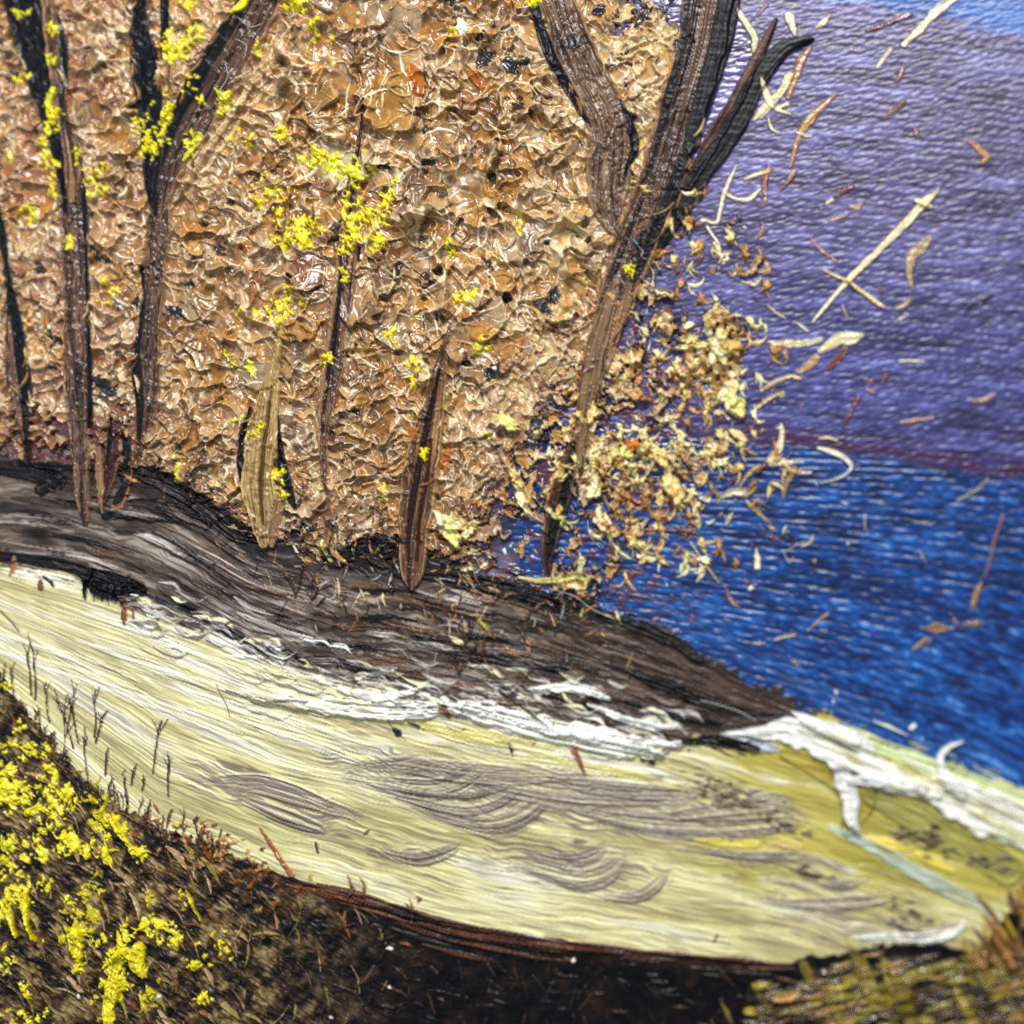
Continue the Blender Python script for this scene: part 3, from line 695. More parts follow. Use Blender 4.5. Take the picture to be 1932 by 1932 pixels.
for (cx_, cy_, rx_, ry_, n_) in ((1756, 1578, 20, 26, 46), (1706, 1580, 22, 16, 26), (1850, 1625, 50, 10, 36), (1710, 1730, 30, 34, 34), (1390, 1505, 70, 22, 60), (1530, 1648, 34, 8, 22), (1345, 1475, 40, 14, 26), (1480, 1560, 34, 12, 20)):
    for k in range(n_):
        x = rng.normal(cx_, rx_ * .7); y = rng.normal(cy_, ry_ * .7) + .22 * (x - cx_); l = rng.uniform(5, 26); w_ = rng.uniform(1, 3.6)
        stroke([(x - l * .5, y - l * .12, w_ * .4), (x, y, w_), (x + l * .5, y + l * .14, .6)], [[(56, 44, 38), (86, 70, 58)], [(96, 84, 70), (130, 116, 92)], [(40, 32, 32), (64, 52, 48)]][rng.integers(0, 3)], 2, dry=.35, bris=.8, wob_=.5, fade=.9)
i = sp('white smear on the sand above the grass', P_SAND, mat='thick'); stroke([(1610, 1770, 3), (1680, 1768, 10), (1750, 1768, 14), (1808, 1748, 10), (1820, 1738, 3)], WHITE + [(180, 178, 170)], 4, dry=.5, dry0=.35, bris=2.2, lab=i)

# ================================================================== trees
BROWN = [(10, 7, 8), (40, 26, 22), (86, 58, 44), (24, 16, 15), (128, 94, 70), (50, 33, 27), (100, 70, 52)]
DBRN = [(22, 17, 20), (46, 32, 28), (78, 54, 42), (38, 28, 28)]
NAVY = [(4, 5, 10), (8, 9, 16), (16, 18, 26), (6, 6, 10)]
TAN = [(120, 88, 60), (150, 114, 78), (98, 70, 50)]
RIM = (150, 116, 84)
def tree(label):
    return piece('tree', None, label, 'dark' if 'black tree' in label else 'trunk')
def br(parent, name='branch', label=None):
    return piece(name, parent, label, 'dark' if 'dark' in name or 'black' in (label or '') else 'trunk')
TR = dict(widen=1.08, z=10, keep=.35, weave_=.16, freq=.20, bris=2.2, edgecol=RIM, edge=2.4, wob_=.12)
TD = dict(z=10, keep=.30, weave_=.08, freq=.25, bris=.7, edgecol=(60, 46, 40), edge=.7, wob_=.06)
# A: dark sliver at the left edge
tA = tree('slim black tree at the left edge, pinched in its middle')
stroke([(-8, 396, 13), (8, 450, 10), (19, 512, 5), (26, 560, 9), (33, 640, 19), (42, 720, 24), (48, 790, 14), (54, 850, 5), (56, 884, 1)], NAVY + [(44, 32, 28)], 5, lab=tA, **TD)
i = br(tA, 'brown_streak'); stroke([(22, 600, 2), (26, 680, 6), (36, 760, 6), (46, 830, 3), (52, 868, 1)], BROWN, 3, lab=i, **{**TR, 'edge': .5})
# B: tall left tree
tB = tree('tall brown tree whose upper half forks into black and tan')
stroke([(136, 268, 14), (140, 310, 24), (140, 367, 27), (143, 430, 25), (146, 500, 23), (148, 580, 21), (150, 650, 24), (152, 744, 25), (152, 811, 18), (156, 877, 13), (160, 944, 12), (164, 986, 4)], BROWN, 6, lab=tB, **TR)
i = br(tB, 'branch', 'broad black branch leaning to the left'); stroke([(36, -60, 38), (45, 0, 38), (66, 83, 34), (86, 167, 28), (106, 233, 24), (120, 290, 21), (126, 345, 14), (128, 400, 5)], NAVY, 5, lab=i, **TD)
i = br(tB, 'branch', 'tan branch between two black ones'); stroke([(90, -60, 12), (96, 0, 12), (104, 100, 12), (117, 180, 11), (133, 262, 12), (142, 330, 13), (142, 380, 8)], TAN + BROWN, 6, lab=i, **TR)
i = br(tB); stroke([(114, 30, 3), (124, 90, 9), (125, 140, 9), (121, 200, 5), (124, 260, 3)], NAVY, 5, lab=i, **TD)
i = br(tB, 'dark_edge'); stroke([(162, 330, 3), (164, 400, 6), (167, 500, 4), (170, 620, 5), (174, 740, 6), (170, 806, 4)], NAVY, 3, lab=i, **{**TD, 'edge': .5})
# C: forked tree
tC = tree('forked tree with a black left limb and a broad brown right limb')
stroke([(306, 372, 16), (304, 433, 21), (298, 500, 18), (289, 583, 18), (286, 644, 18), (284, 711, 24), (282, 761, 19), (273, 811, 12), (265, 861, 5), (262, 884, 1)], BROWN + [(30, 24, 26)], 6, lab=tC, **TR)
i = br(tC, 'branch', 'broad brown limb slanting up to the right'); stroke([(535, -70, 36), (505, -15, 36), (478, 42, 36), (445, 96, 38), (402, 167, 40), (357, 250, 37), (323, 317, 28), (305, 383, 18), (302, 420, 6)], BROWN, 7, lab=i, **{**TR, 'along': .006})
i = br(tC, 'dark_edge'); stroke([(500, -60, 14), (470, 0, 14), (440, 45, 16), (405, 100, 16), (368, 165, 17), (340, 220, 13), (318, 280, 8), (306, 330, 3)], NAVY, 6, lab=i, **{**TD, 'edge': .6})
i = br(tC, 'branch', 'black left limb with a narrow neck'); stroke([(268, -50, 9), (272, 0, 9), (267, 55, 18), (274, 105, 26), (280, 150, 27), (289, 215, 25), (292, 283, 21), (290, 340, 16), (294, 380, 10), (298, 410, 3)], NAVY, 6, lab=i, **TD)
i = br(tC, 'branch', 'short grey black limb between'); stroke([(312, -50, 9), (314, 0, 9), (314, 60, 8), (308, 108, 4)], NAVY, 5, lab=i, **TD)
i = br(tC, 'bark_streak'); stroke([(322, 90, 6), (324, 150, 8), (316, 220, 6), (312, 270, 3)], TAN, 4, lab=i, **TR)
i = br(tC, 'dark_edge'); stroke([(272, 505, 3), (274, 580, 5), (264, 660, 6), (262, 710, 11), (268, 770, 8), (266, 830, 4)], NAVY, 4, lab=i, **{**TD, 'edge': .5})
# D: little stump between
tD = tree('small dark red stump with a curled orange outline')
stroke([(216, 796, 3), (220, 840, 11), (212, 890, 13), (202, 930, 8), (196, 955, 2)], [(40, 16, 16), (72, 28, 26), (30, 16, 18)], 5, lab=tD, **TR)
i = br(tD, 'tan_sliver'); stroke([(190, 830, 2), (190, 880, 8), (193, 930, 6), (194, 968, 1)], TAN, 4, lab=i, **TR)
i = br(tD, 'dark_edge'); stroke([(212, 795, 3), (209, 840, 5), (206, 880, 2)], NAVY, 4, lab=i, **TD); stroke([(232, 810, 2), (243, 850, 9), (240, 880, 5)], NAVY, 4, lab=i, **TD)
stroke([(240, 915, 6), (230, 935, 10), (220, 948, 5)], NAVY, 4, lab=i, **TD)
i = br(tD, 'curled_outline'); stroke([(258, 840, 3), (254, 872, 4), (248, 910, 3), (240, 940, 4), (226, 958, 4), (212, 955, 3)], [(120, 64, 34), (150, 92, 52), (96, 54, 36)], 4, lab=i, edge=.3, z=9, widen=.75)
# E: fat stump
tE = tree('fat spindle shaped tan stump with black sides')
i = br(tE, 'dark_side'); stroke([(474, 770, 3), (463, 830, 8), (459, 880, 10), (468, 930, 5)], NAVY, 5, lab=i, **TD); stroke([(524, 770, 3), (528, 840, 9), (536, 880, 9), (548, 930, 10), (560, 960, 4)], NAVY, 5, lab=i, **TD)
stroke([(536, 612, 2), (530, 650, 5), (522, 694, 8), (511, 744, 18), (503, 794, 23), (496, 844, 28), (491, 894, 30), (492, 927, 29), (497, 962, 24), (499, 1000, 17), (501, 1026, 10)],
       [(96, 72, 44), (140, 112, 66), (176, 148, 96), (120, 94, 54), (158, 136, 70)], 9, lab=tE, **{**TR, 'edgecol': (196, 170, 110)})
i = br(tE, 'dark_streak'); stroke([(516, 740, 1), (508, 800, 3), (500, 860, 4), (496, 930, 4), (500, 990, 2)], [(60, 42, 24), (90, 66, 38)], 1.5, lab=i, **{**TD, 'edgecol': None, 'edge': .2})
i = br(tE, 'root'); stroke([(526, 950, 6), (522, 985, 10), (516, 1030, 5)], [(104, 80, 54), (150, 120, 80)], 6, lab=i, **TR)
# F: thin tree
tF = tree('thin brown tree with yellow blossom around its top')
stroke([(690, 190, 2), (682, 270, 6), (674, 330, 10), (664, 400, 14), (658, 470, 16), (652, 540, 16), (642, 620, 17), (634, 690, 17), (623, 760, 12), (614, 830, 8), (614, 900, 5), (620, 930, 3)], BROWN + TAN, 6, lab=tF, **TR)
i = br(tF, 'bark_streak'); stroke([(640, 470, 2), (634, 560, 5), (622, 660, 6), (610, 740, 6), (602, 800, 4), (606, 860, 1)], TAN, 5, lab=i, **TR)
i = br(tF, 'root', 'thin tan wedge below the trunk'); stroke([(622, 930, 2), (624, 965, 9), (620, 1010, 6), (614, 1052, 1)], TAN, 5, lab=i, **TR)
i = br(tF, 'dark_edge'); stroke([(646, 470, 2), (642, 560, 4), (628, 660, 4), (618, 720, 2)], NAVY, 3, lab=i, **{**TD, 'edge': .3})
# G: tongue shaped trunk
tG = tree('tongue shaped brown trunk with pale rim and rounded foot on the bank')
stroke([(854, 612, 2), (842, 655, 6), (827, 727, 14), (815, 794, 21), (802, 861, 27), (791, 927, 29), (786, 977, 26), (782, 1027, 22), (780, 1071, 20), (779, 1096, 13), (779, 1110, 4)],
       [(30, 18, 15), (74, 46, 30), (124, 86, 56), (48, 30, 22), (104, 70, 46), (140, 104, 70)], 8, lab=tG, **{**TR, 'edgecol': (178, 148, 100), 'edge': 2.8, 'widen': 1.2, 'wob_': .05})
i = br(tG, 'light_streak'); stroke([(836, 720, 1), (826, 800, 5), (814, 870, 7), (802, 940, 6), (796, 1000, 3)], [(140, 104, 68), (168, 130, 88), (112, 80, 52)], 2, lab=i, **{**TR, 'edge': .4})
i = br(tG, 'dark_streak'); stroke([(832, 700, 2), (812, 790, 5), (795, 870, 6), (782, 940, 6), (774, 1010, 4), (772, 1060, 2)], [(14, 9, 9), (30, 18, 16)], 2, lab=i, **{**TD, 'edgecol': None, 'edge': .2})
i = br(tG, 'dark_streak'); stroke([(816, 830, 2), (806, 910, 5), (794, 980, 4), (790, 1060, 2)], [(40, 14, 12), (60, 26, 20)], 2, lab=i, **{**TD, 'edgecol': None, 'edge': .2})
# H: big right tree
tH = tree('large brown tree forking into three limbs against the blue hill')
for k in range(14):                     # pale paint swept along the limb into the foliage
    o_ = rng.uniform(36, 84); f = rng.uniform(0, 1.0)
    stroke([(322 + o_ * .45, 372, 1), (352 + o_ * .75, 300 - f * 10, rng.uniform(1.5, 4)), (402 + o_, 210 - f * 20, rng.uniform(1.5, 3.5)), (452 + o_ * 1.3, 130 - f * 60, .8)], [[(190, 160, 112), (222, 200, 156)], [(120, 86, 52), (150, 110, 68)], [(166, 132, 88), (196, 164, 116)]][rng.integers(0, 3)], 2.4, bris=.8, fade=.85, wob_=.4, dry=.3)
i = br(tH, 'branch', 'thin brown limb beside the black one'); stroke([(1464, 36, 2), (1446, 76, 6), (1424, 118, 9), (1396, 176, 12), (1362, 236, 13), (1326, 300, 12), (1296, 352, 10)], BROWN, 6, lab=i, **TR)
i = br(tH, 'branch', 'long black limb curving out over the blue'); stroke([(1534, 74, 2), (1508, 80, 9), (1478, 92, 14), (1446, 128, 16), (1420, 170, 18), (1394, 222, 20), (1364, 272, 20), (1326, 325, 18), (1296, 376, 16), (1266, 425, 14), (1232, 480, 8)], NAVY, 7, lab=i, **TD)
stroke([(1350, -60, 43), (1340, 0, 43), (1324, 90, 43), (1295, 190, 43), (1266, 280, 42), (1233, 380, 40), (1200, 462, 37), (1170, 545, 33), (1148, 612, 25), (1131, 650, 21), (1119, 711, 20), (1107, 777, 17), (1099, 827, 12), (1097, 877, 6), (1095, 904, 1)],
       BROWN + [(60, 46, 42)], 7, lab=tH, **{**TR, 'along': .006})
i = br(tH, 'dark_edge'); stroke([(1386, -60, 20), (1376, 0, 20), (1360, 80, 20), (1334, 170, 18), (1306, 260, 14), (1278, 340, 12), (1244, 420, 13), (1208, 500, 11), (1182, 560, 3)], NAVY, 5, lab=i, **{**TD, 'edge': .6})
i = br(tH, 'dark_edge'); stroke([(1298, 0, 6), (1288, 90, 7), (1264, 180, 8), (1240, 280, 6), (1212, 350, 3)], NAVY, 4, lab=i, **{**TD, 'edge': .4})
i = br(tH, 'branch', 'broad brown left limb bent like an elbow'); stroke([(1030, -60, 30), (1050, 0, 30), (1081, 83, 36), (1111, 150, 37), (1143, 215, 36), (1154, 267, 38), (1149, 333, 37), (1149, 383, 32), (1160, 424, 19), (1170, 448, 4)], [(46, 34, 28), (84, 62, 46), (116, 90, 64), (66, 46, 36), (134, 108, 80)], 8, lab=i, **TR)
i = br(tH, 'dark_edge'); stroke([(1000, -30, 8), (1016, 40, 10), (1040, 110, 11), (1074, 170, 9), (1100, 218, 5), (1116, 244, 2)], NAVY, 5, lab=i, **{**TD, 'edge': .5})
i = br(tH, 'dark_edge'); stroke([(1172, 195, 3), (1190, 240, 9), (1198, 284, 9), (1184, 320, 5), (1176, 350, 2)], NAVY, 5, lab=i, **{**TD, 'edge': .5})
i = br(tH, 'bark_streak'); stroke([(1190, 540, 4), (1172, 600, 8), (1156, 660, 6), (1146, 700, 2)], TAN, 5, lab=i, **TR)
i = br(tH, 'bark_streak', 'lighter tan bark down the lower trunk'); stroke([(1168, 520, 3), (1146, 590, 14), (1126, 655, 17), (1114, 715, 17), (1102, 780, 14), (1096, 830, 10), (1095, 880, 4)], [(70, 50, 36), (112, 86, 60), (136, 108, 76), (92, 68, 48)], 4, lab=i, dry=.25, **TR)
i = br(tH, 'foot', 'black and brown foot of the trunk standing in the water'); stroke([(1088, 826, 3), (1074, 872, 15), (1060, 927, 19), (1047, 977, 17), (1036, 1030, 13), (1032, 1060, 8), (1036, 1080, 2)], [(92, 62, 38), (60, 40, 28), (20, 14, 14), (12, 10, 12), (34, 26, 24)], 7, lab=i, ct=-1.0, **TR)

EDGES = [[(140, 310, 26), (146, 500, 24), (152, 740, 26)], [(478, 42, 38), (402, 167, 42), (323, 317, 30)], [(304, 433, 22), (289, 583, 19), (284, 711, 25)], [(664, 400, 14), (652, 540, 17), (634, 690, 17)], [(827, 727, 14), (802, 861, 27), (786, 977, 27)],
         [(1081, 83, 38), (1143, 215, 38), (1149, 383, 33)], [(1295, 190, 46), (1200, 462, 40), (1131, 650, 22)], [(33, 640, 19), (48, 790, 14)], [(511, 744, 18), (491, 894, 30)], [(69, 83, 34), (106, 233, 24)], [(270, 60, 20), (289, 215, 26)]]
for k in range(170):
    e = EDGES[rng.integers(0, len(EDGES))]; q = rng.integers(0, len(e) - 1); f = rng.random()
    ex, ey, ew = [e[q][j_] * (1 - f) + e[q + 1][j_] * f for j_ in range(3)]
    an = math.atan2(e[q + 1][1] - e[q][1], e[q + 1][0] - e[q][0]); sg = rng.choice((-1, 1))
    x = ex - math.sin(an) * sg * ew * 1.02; y = ey + math.cos(an) * sg * ew * 1.02
    l = rng.uniform(10, 46); a = an + rng.normal(0, .35); w_ = rng.uniform(.8, 3.0)
    stroke([(x, y, w_ * .4), (x + l * .5 * math.cos(a), y + l * .5 * math.sin(a), w_), (x + l * math.cos(a + .2), y + l * math.sin(a + .2), .5)], [[(196, 166, 116), (224, 202, 156)], [(150, 110, 62), (180, 136, 80)], [(112, 84, 58), (140, 108, 76)]][rng.integers(0, 3)], 4, bris=.8, wob_=.4)

# ================================================================== leaves flicked over the water
CREAM = [(226, 214, 160), (238, 230, 192), (206, 190, 120), (214, 206, 170)]
OCHRE = [(136, 90, 40), (170, 120, 58), (190, 146, 84), (150, 100, 52)]
RUST = [(84, 34, 26), (114, 56, 36), (140, 82, 56)]
LEAFY = [(170, 126, 52), (206, 176, 96), (226, 214, 150), (186, 140, 66)]
def fleck(pts, pal, h=4.5, parent=P_HILL, name='leaf_fleck', **k):
    i = piece(name, parent, None)
    pts = [(x, y, w * (.62 if max(p[2] for p in pts) < 9 else .8)) for x, y, w in pts]
    stroke(pts, pal, h * .6, fade=.88, bris=1.3, freq=.35, edge=1.0, wob_=.45, lab=i, **k)
for pts, pal in (
    ([(1808, -6, 6), (1775, 14, 10), (1740, 50, 9), (1706, 84, 6)], CREAM + OCHRE[1:3]), ([(1716, 28, 8), (1680, 42, 6), (1636, 58, 3)], RUST + CREAM[:1]),
    ([(1680, 92, 6), (1668, 108, 7), (1656, 126, 4)], CREAM), ([(1396, 22, 6), (1412, 48, 8), (1424, 72, 9), (1422, 98, 3)], CREAM),
    ([(1488, 28, 7), (1496, 48, 9), (1500, 64, 4)], CREAM), ([(1566, 30, 3), (1552, 44, 8), (1540, 52, 3)], CREAM), ([(1448, 6, 3), (1438, 18, 5), (1430, 28, 2)], OCHRE),
    ([(1490, 142, 7), (1466, 180, 10), (1440, 210, 9), (1422, 226, 3)], CREAM), ([(1436, 152, 5), (1446, 178, 9), (1456, 200, 6)], CREAM), ([(1486, 196, 6), (1466, 206, 8), (1492, 214, 3)], LEAFY),
    ([(1526, 92, 5), (1510, 116, 8), (1500, 150, 9), (1486, 182, 6)], OCHRE), ([(1576, 178, 2), (1548, 204, 7), (1524, 228, 10), (1508, 256, 7), (1498, 290, 5), (1492, 314, 3)], OCHRE + LEAFY[:2]),
    ([(1504, 250, 4), (1520, 256, 5), (1532, 258, 2)], CREAM), ([(1450, 222, 3), (1456, 244, 6), (1470, 250, 3)], CREAM),
    ([(1390, 312, 3), (1376, 340, 6), (1366, 366, 7), (1358, 398, 6), (1352, 420, 5), (1326, 414, 7)], CREAM), ([(1368, 364, 5), (1390, 376, 6), (1412, 376, 7), (1434, 358, 3)], CREAM),
    ([(1452, 316, 7), (1440, 344, 8), (1444, 368, 8), (1438, 388, 3)], OCHRE + RUST[1:]), ([(1404, 338, 3), (1424, 330, 6), (1450, 322, 6)], LEAFY),
    ([(1334, 428, 4), (1346, 446, 5), (1358, 462, 2)], CREAM), ([(1298, 414, 6), (1314, 424, 7), (1326, 420, 3)], RUST + LEAFY),
    ([(1500, 322, 4), (1492, 334, 6), (1472, 358, 3)], RUST + CREAM[:1]), ([(1606, 352, 6), (1588, 364, 6), (1574, 374, 3)], RUST), ([(1570, 376, 5), (1560, 384, 5)], CREAM),
    ([(1626, 384, 3), (1616, 392, 8), (1604, 388, 3)], OCHRE), ([(1600, 404, 3), (1580, 412, 6), (1564, 416, 3)], [(190, 150, 120), (160, 120, 90)]),
    ([(1706, 192, 5), (1690, 204, 5), (1668, 220, 2)], OCHRE + RUST), ([(1704, 128, 6), (1698, 144, 6), (1690, 152, 3)], [(150, 110, 110), (180, 130, 90)]),
    ([(1728, 244, 5), (1730, 252, 6)], OCHRE), ([(1830, 266, 4), (1850, 284, 8), (1866, 296, 9), (1852, 308, 4)], OCHRE),
    ([(1756, 446, 4), (1738, 466, 12), (1722, 484, 13), (1716, 506, 9), (1718, 530, 7), (1722, 546, 3)], [(180, 160, 90), (150, 130, 80), (170, 130, 120)]),
    ([(1872, 556, 4), (1846, 570, 8), (1822, 584, 3)], [(30, 26, 32), (54, 44, 42)]), ([(1814, 572, 3), (1836, 574, 4)], [(30, 26, 32), (54, 44, 42)]),
    ([(1718, 564, 3), (1708, 574, 6), (1690, 582, 4)], LEAFY), ([(1706, 598, 3), (1698, 602, 5)], CREAM), ([(1590, 578, 3), (1600, 600, 2)], LEAFY),
    ([(1528, 446, 3), (1548, 470, 4), (1578, 492, 4)], OCHRE + RUST[:1]), ([(1440, 424, 3), (1436, 440, 6), (1424, 450, 3)], CREAM + OCHRE),
    ([(1432, 470, 3), (1440, 490, 8), (1450, 510, 6), (1430, 512, 3)], OCHRE + CREAM[:1]), ([(1350, 504, 3), (1344, 512, 7)], OCHRE), ([(1400, 532, 3), (1424, 536, 7), (1436, 524, 3)], CREAM + LEAFY),
    ([(1372, 486, 5), (1364, 496, 4)], CREAM), ([(1450, 578, 3), (1468, 592, 4), (1482, 600, 2)], CREAM), ([(1504, 610, 4), (1520, 622, 5), (1526, 624, 2)], CREAM)):
    fleck(pts, pal)
i = piece('twig', P_HILL, 'long pale twig slanting up across the violet hill')
stroke([(1533, 608, 2), (1556, 580, 4), (1580, 552, 4), (1600, 530, 6), (1636, 494, 6), (1660, 470, 6), (1690, 442, 7), (1720, 408, 8), (1748, 380, 9), (1768, 364, 4)], CREAM + [(190, 196, 190)], 5, lab=i, bris=1.4, wob_=.25)
stroke([(1728, 378, 4), (1742, 384, 6), (1756, 390, 4)], CREAM, 5, lab=i); stroke([(1772, 356, 1), (1752, 380, 4)], CREAM, 5, lab=i)
i = piece('twig', P_HILL, 'thin ochre twig crossing the long pale one')
stroke([(1556, 510, 2), (1580, 522, 3), (1604, 534, 3), (1630, 554, 4), (1656, 572, 4), (1670, 580, 2)], LEAFY + CREAM, 4, lab=i, wob_=.3)
# over the lake
for pts, pal in (
    ([(1548, 662, 6), (1580, 644, 14), (1606, 638, 14), (1626, 632, 6)], CREAM), ([(1452, 646, 4), (1490, 650, 9), (1530, 646, 7), (1550, 640, 3)], CREAM + LEAFY), ([(1478, 664, 6), (1486, 676, 7), (1482, 660, 3)], OCHRE),
    ([(1594, 660, 8), (1582, 678, 10), (1562, 696, 4)], RUST + BLACK[:1]), ([(1540, 676, 8), (1516, 696, 9), (1504, 702, 4)], OCHRE + CREAM[:2]),
    ([(1436, 736, 4), (1462, 722, 6), (1490, 710, 7), (1510, 714, 5)], LEAFY), ([(1478, 740, 6), (1452, 752, 8), (1430, 768, 6)], LEAFY + TAN), ([(1462, 740, 4), (1474, 744, 7)], CREAM),
    ([(1634, 716, 5), (1646, 722, 7)], RUST), ([(1672, 708, 4), (1664, 722, 6)], RUST), ([(1636, 736, 5), (1650, 738, 6)], RUST), ([(1620, 752, 6), (1612, 766, 7)], RUST), ([(1606, 780, 7), (1596, 796, 5), (1590, 806, 2)], RUST),
    ([(1700, 798, 3), (1730, 792, 5), (1762, 788, 2)], [(196, 150, 120), (170, 120, 90)]), ([(1698, 682, 3), (1720, 680, 3), (1744, 682, 2)], CREAM),
    ([(1838, 758, 3), (1858, 754, 5), (1878, 744, 3)], OCHRE + [(170, 130, 130)]),
    ([(1474, 802, 4), (1476, 820, 8), (1466, 850, 10), (1450, 872, 9), (1480, 872, 8), (1500, 872, 3)], CREAM + OCHRE[1:2]),
    ([(1500, 884, 6), (1490, 902, 6), (1480, 926, 5), (1478, 940, 2)], OCHRE), ([(1490, 888, 3), (1512, 892, 6), (1530, 892, 4)], OCHRE), ([(1360, 938, 6), (1384, 928, 11), (1408, 930, 9), (1424, 924, 3)], CREAM + TAN),
    ([(1396, 918, 4), (1416, 892, 8), (1434, 878, 4)], TAN + LEAFY), ([(1322, 938, 5), (1336, 944, 7), (1340, 934, 5)], CREAM), ([(1298, 938, 4), (1306, 940, 4)], CREAM),
    ([(1408, 946, 3), (1422, 960, 6), (1440, 976, 5), (1456, 990, 3)], LEAFY + BLACK[:1]), ([(1382, 968, 3), (1376, 980, 8), (1370, 988, 4)], CREAM + LEAFY), ([(1452, 994, 3), (1458, 998, 6)], OCHRE),
    ([(1334, 832, 5), (1350, 842, 9), (1356, 856, 5)], CREAM + OCHRE), ([(1370, 816, 5), (1370, 840, 7), (1362, 856, 3)], LEAFY), ([(1374, 884, 4), (1380, 890, 5)], OCHRE),
    ([(1292, 864, 8), (1316, 876, 14), (1334, 872, 8)], OCHRE + TAN), ([(1312, 890, 7), (1314, 910, 4)], OCHRE), ([(1298, 846, 4), (1290, 866, 5)], OCHRE),
    ([(1366, 780, 3), (1374, 790, 5)], CREAM), ([(1314, 980, 4), (1316, 990, 8)], LEAFY + CREAM), ([(1320, 966, 3), (1318, 982, 4)], RUST + OCHRE), ([(1440, 1000, 4), (1444, 1008, 3)], RUST),
    ([(1512, 1030, 3), (1528, 1024, 4), (1534, 1012, 3)], LEAFY), ([(1456, 1014, 5), (1472, 1022, 4)], RUST), ([(1486, 1006, 4), (1494, 1012, 4)], RUST),
    ([(1288, 1000, 3), (1312, 1006, 3), (1322, 1012, 1)], OCHRE), ([(1632, 972, 3), (1632, 990, 3), (1634, 1000, 1)], LEAFY), ([(1658, 948, 3), (1664, 950, 4)], OCHRE),
    ([(1374, 1122, 5), (1384, 1138, 7), (1394, 1146, 3)], OCHRE), ([(1524, 1190, 2), (1544, 1172, 4), (1562, 1158, 5)], [(150, 100, 70), (180, 130, 90)]), ([(1306, 1164, 3), (1304, 1174, 4)], RUST),
    ([(1462, 1208, 3), (1480, 1202, 4), (1502, 1198, 3)], LEAFY), ([(1548, 1190, 4), (1562, 1194, 4)], RUST + OCHRE), ([(1498, 1248, 6), (1506, 1256, 6)], OCHRE), ([(1430, 1214, 4), (1436, 1214, 3)], LEAFY),
    ([(1866, 904, 3), (1840, 926, 4), (1806, 946, 3)], [(150, 140, 110), (170, 160, 130)]), ([(1892, 974, 4), (1880, 1010, 5), (1872, 1040, 4), (1866, 1070, 5), (1858, 1090, 3)], [(130, 86, 80), (160, 110, 90)]),
    ([(1852, 1100, 4), (1842, 1122, 8), (1836, 1144, 6)], OCHRE), ([(1752, 1186, 5), (1768, 1186, 11), (1784, 1186, 5)], OCHRE + TAN), ([(1800, 1168, 5), (1806, 1176, 6)], OCHRE), ([(1826, 1178, 5), (1844, 1178, 6)], OCHRE + TAN),
    ([(1748, 1206, 4), (1732, 1218, 5), (1722, 1226, 3)], OCHRE), ([(1756, 1206, 3), (1750, 1214, 4)], OCHRE), ([(1740, 1048, 3), (1742, 1052, 3)], LEAFY),
    ([(1202, 1048, 3), (1222, 1056, 10), (1240, 1054, 3)], CREAM), ([(1200, 985, 8), (1196, 1005, 11), (1186, 1030, 6)], LEAFY), ([(1252, 1004, 4), (1248, 1026, 6), (1236, 1040, 4)], OCHRE),
    ([(1094, 1060, 10), (1094, 1078, 8), (1090, 1090, 2)], CREAM + [(180, 176, 80)]), ([(1146, 985, 6), (1150, 1005, 9), (1152, 1020, 3)], OCHRE + LEAFY)):
    fleck(pts, pal, parent=P_LAKE)
i = piece('curled_stroke', P_LAKE, 'thin white curl of paint lying on the far water')
stroke([(1544, 846, 3), (1566, 852, 5), (1590, 862, 5), (1606, 878, 4), (1600, 892, 2.5), (1578, 904, 2), (1548, 912, 1)], CREAM + WHITE, 5, lab=i, wob_=.1)
stroke([(1546, 828, 2), (1562, 826, 3), (1580, 832, 2)], CREAM, 4, lab=i)
i = piece('twig', P_LAKE, 'thin brown thread of paint above a small rust leaf')
stroke([(1303, 1024, 1.5), (1322, 1052, 1.8), (1338, 1076, 2), (1356, 1100, 1.8)], LEAFY + TAN, 3, lab=i); stroke([(1366, 1106, 1.2), (1378, 1124, 1.6)], TAN, 3, lab=i)
i = piece('twig', P_LAKE, 'fine straight ochre twig lying flat over the water'); stroke([(1206, 998, 1.5), (1250, 1000, 2), (1288, 1002, 2)], OCHRE + TAN, 3, lab=i); stroke([(1246, 946, 1.5), (1246, 996, 2), (1244, 1004, 2)], OCHRE + TAN, 3, lab=i)
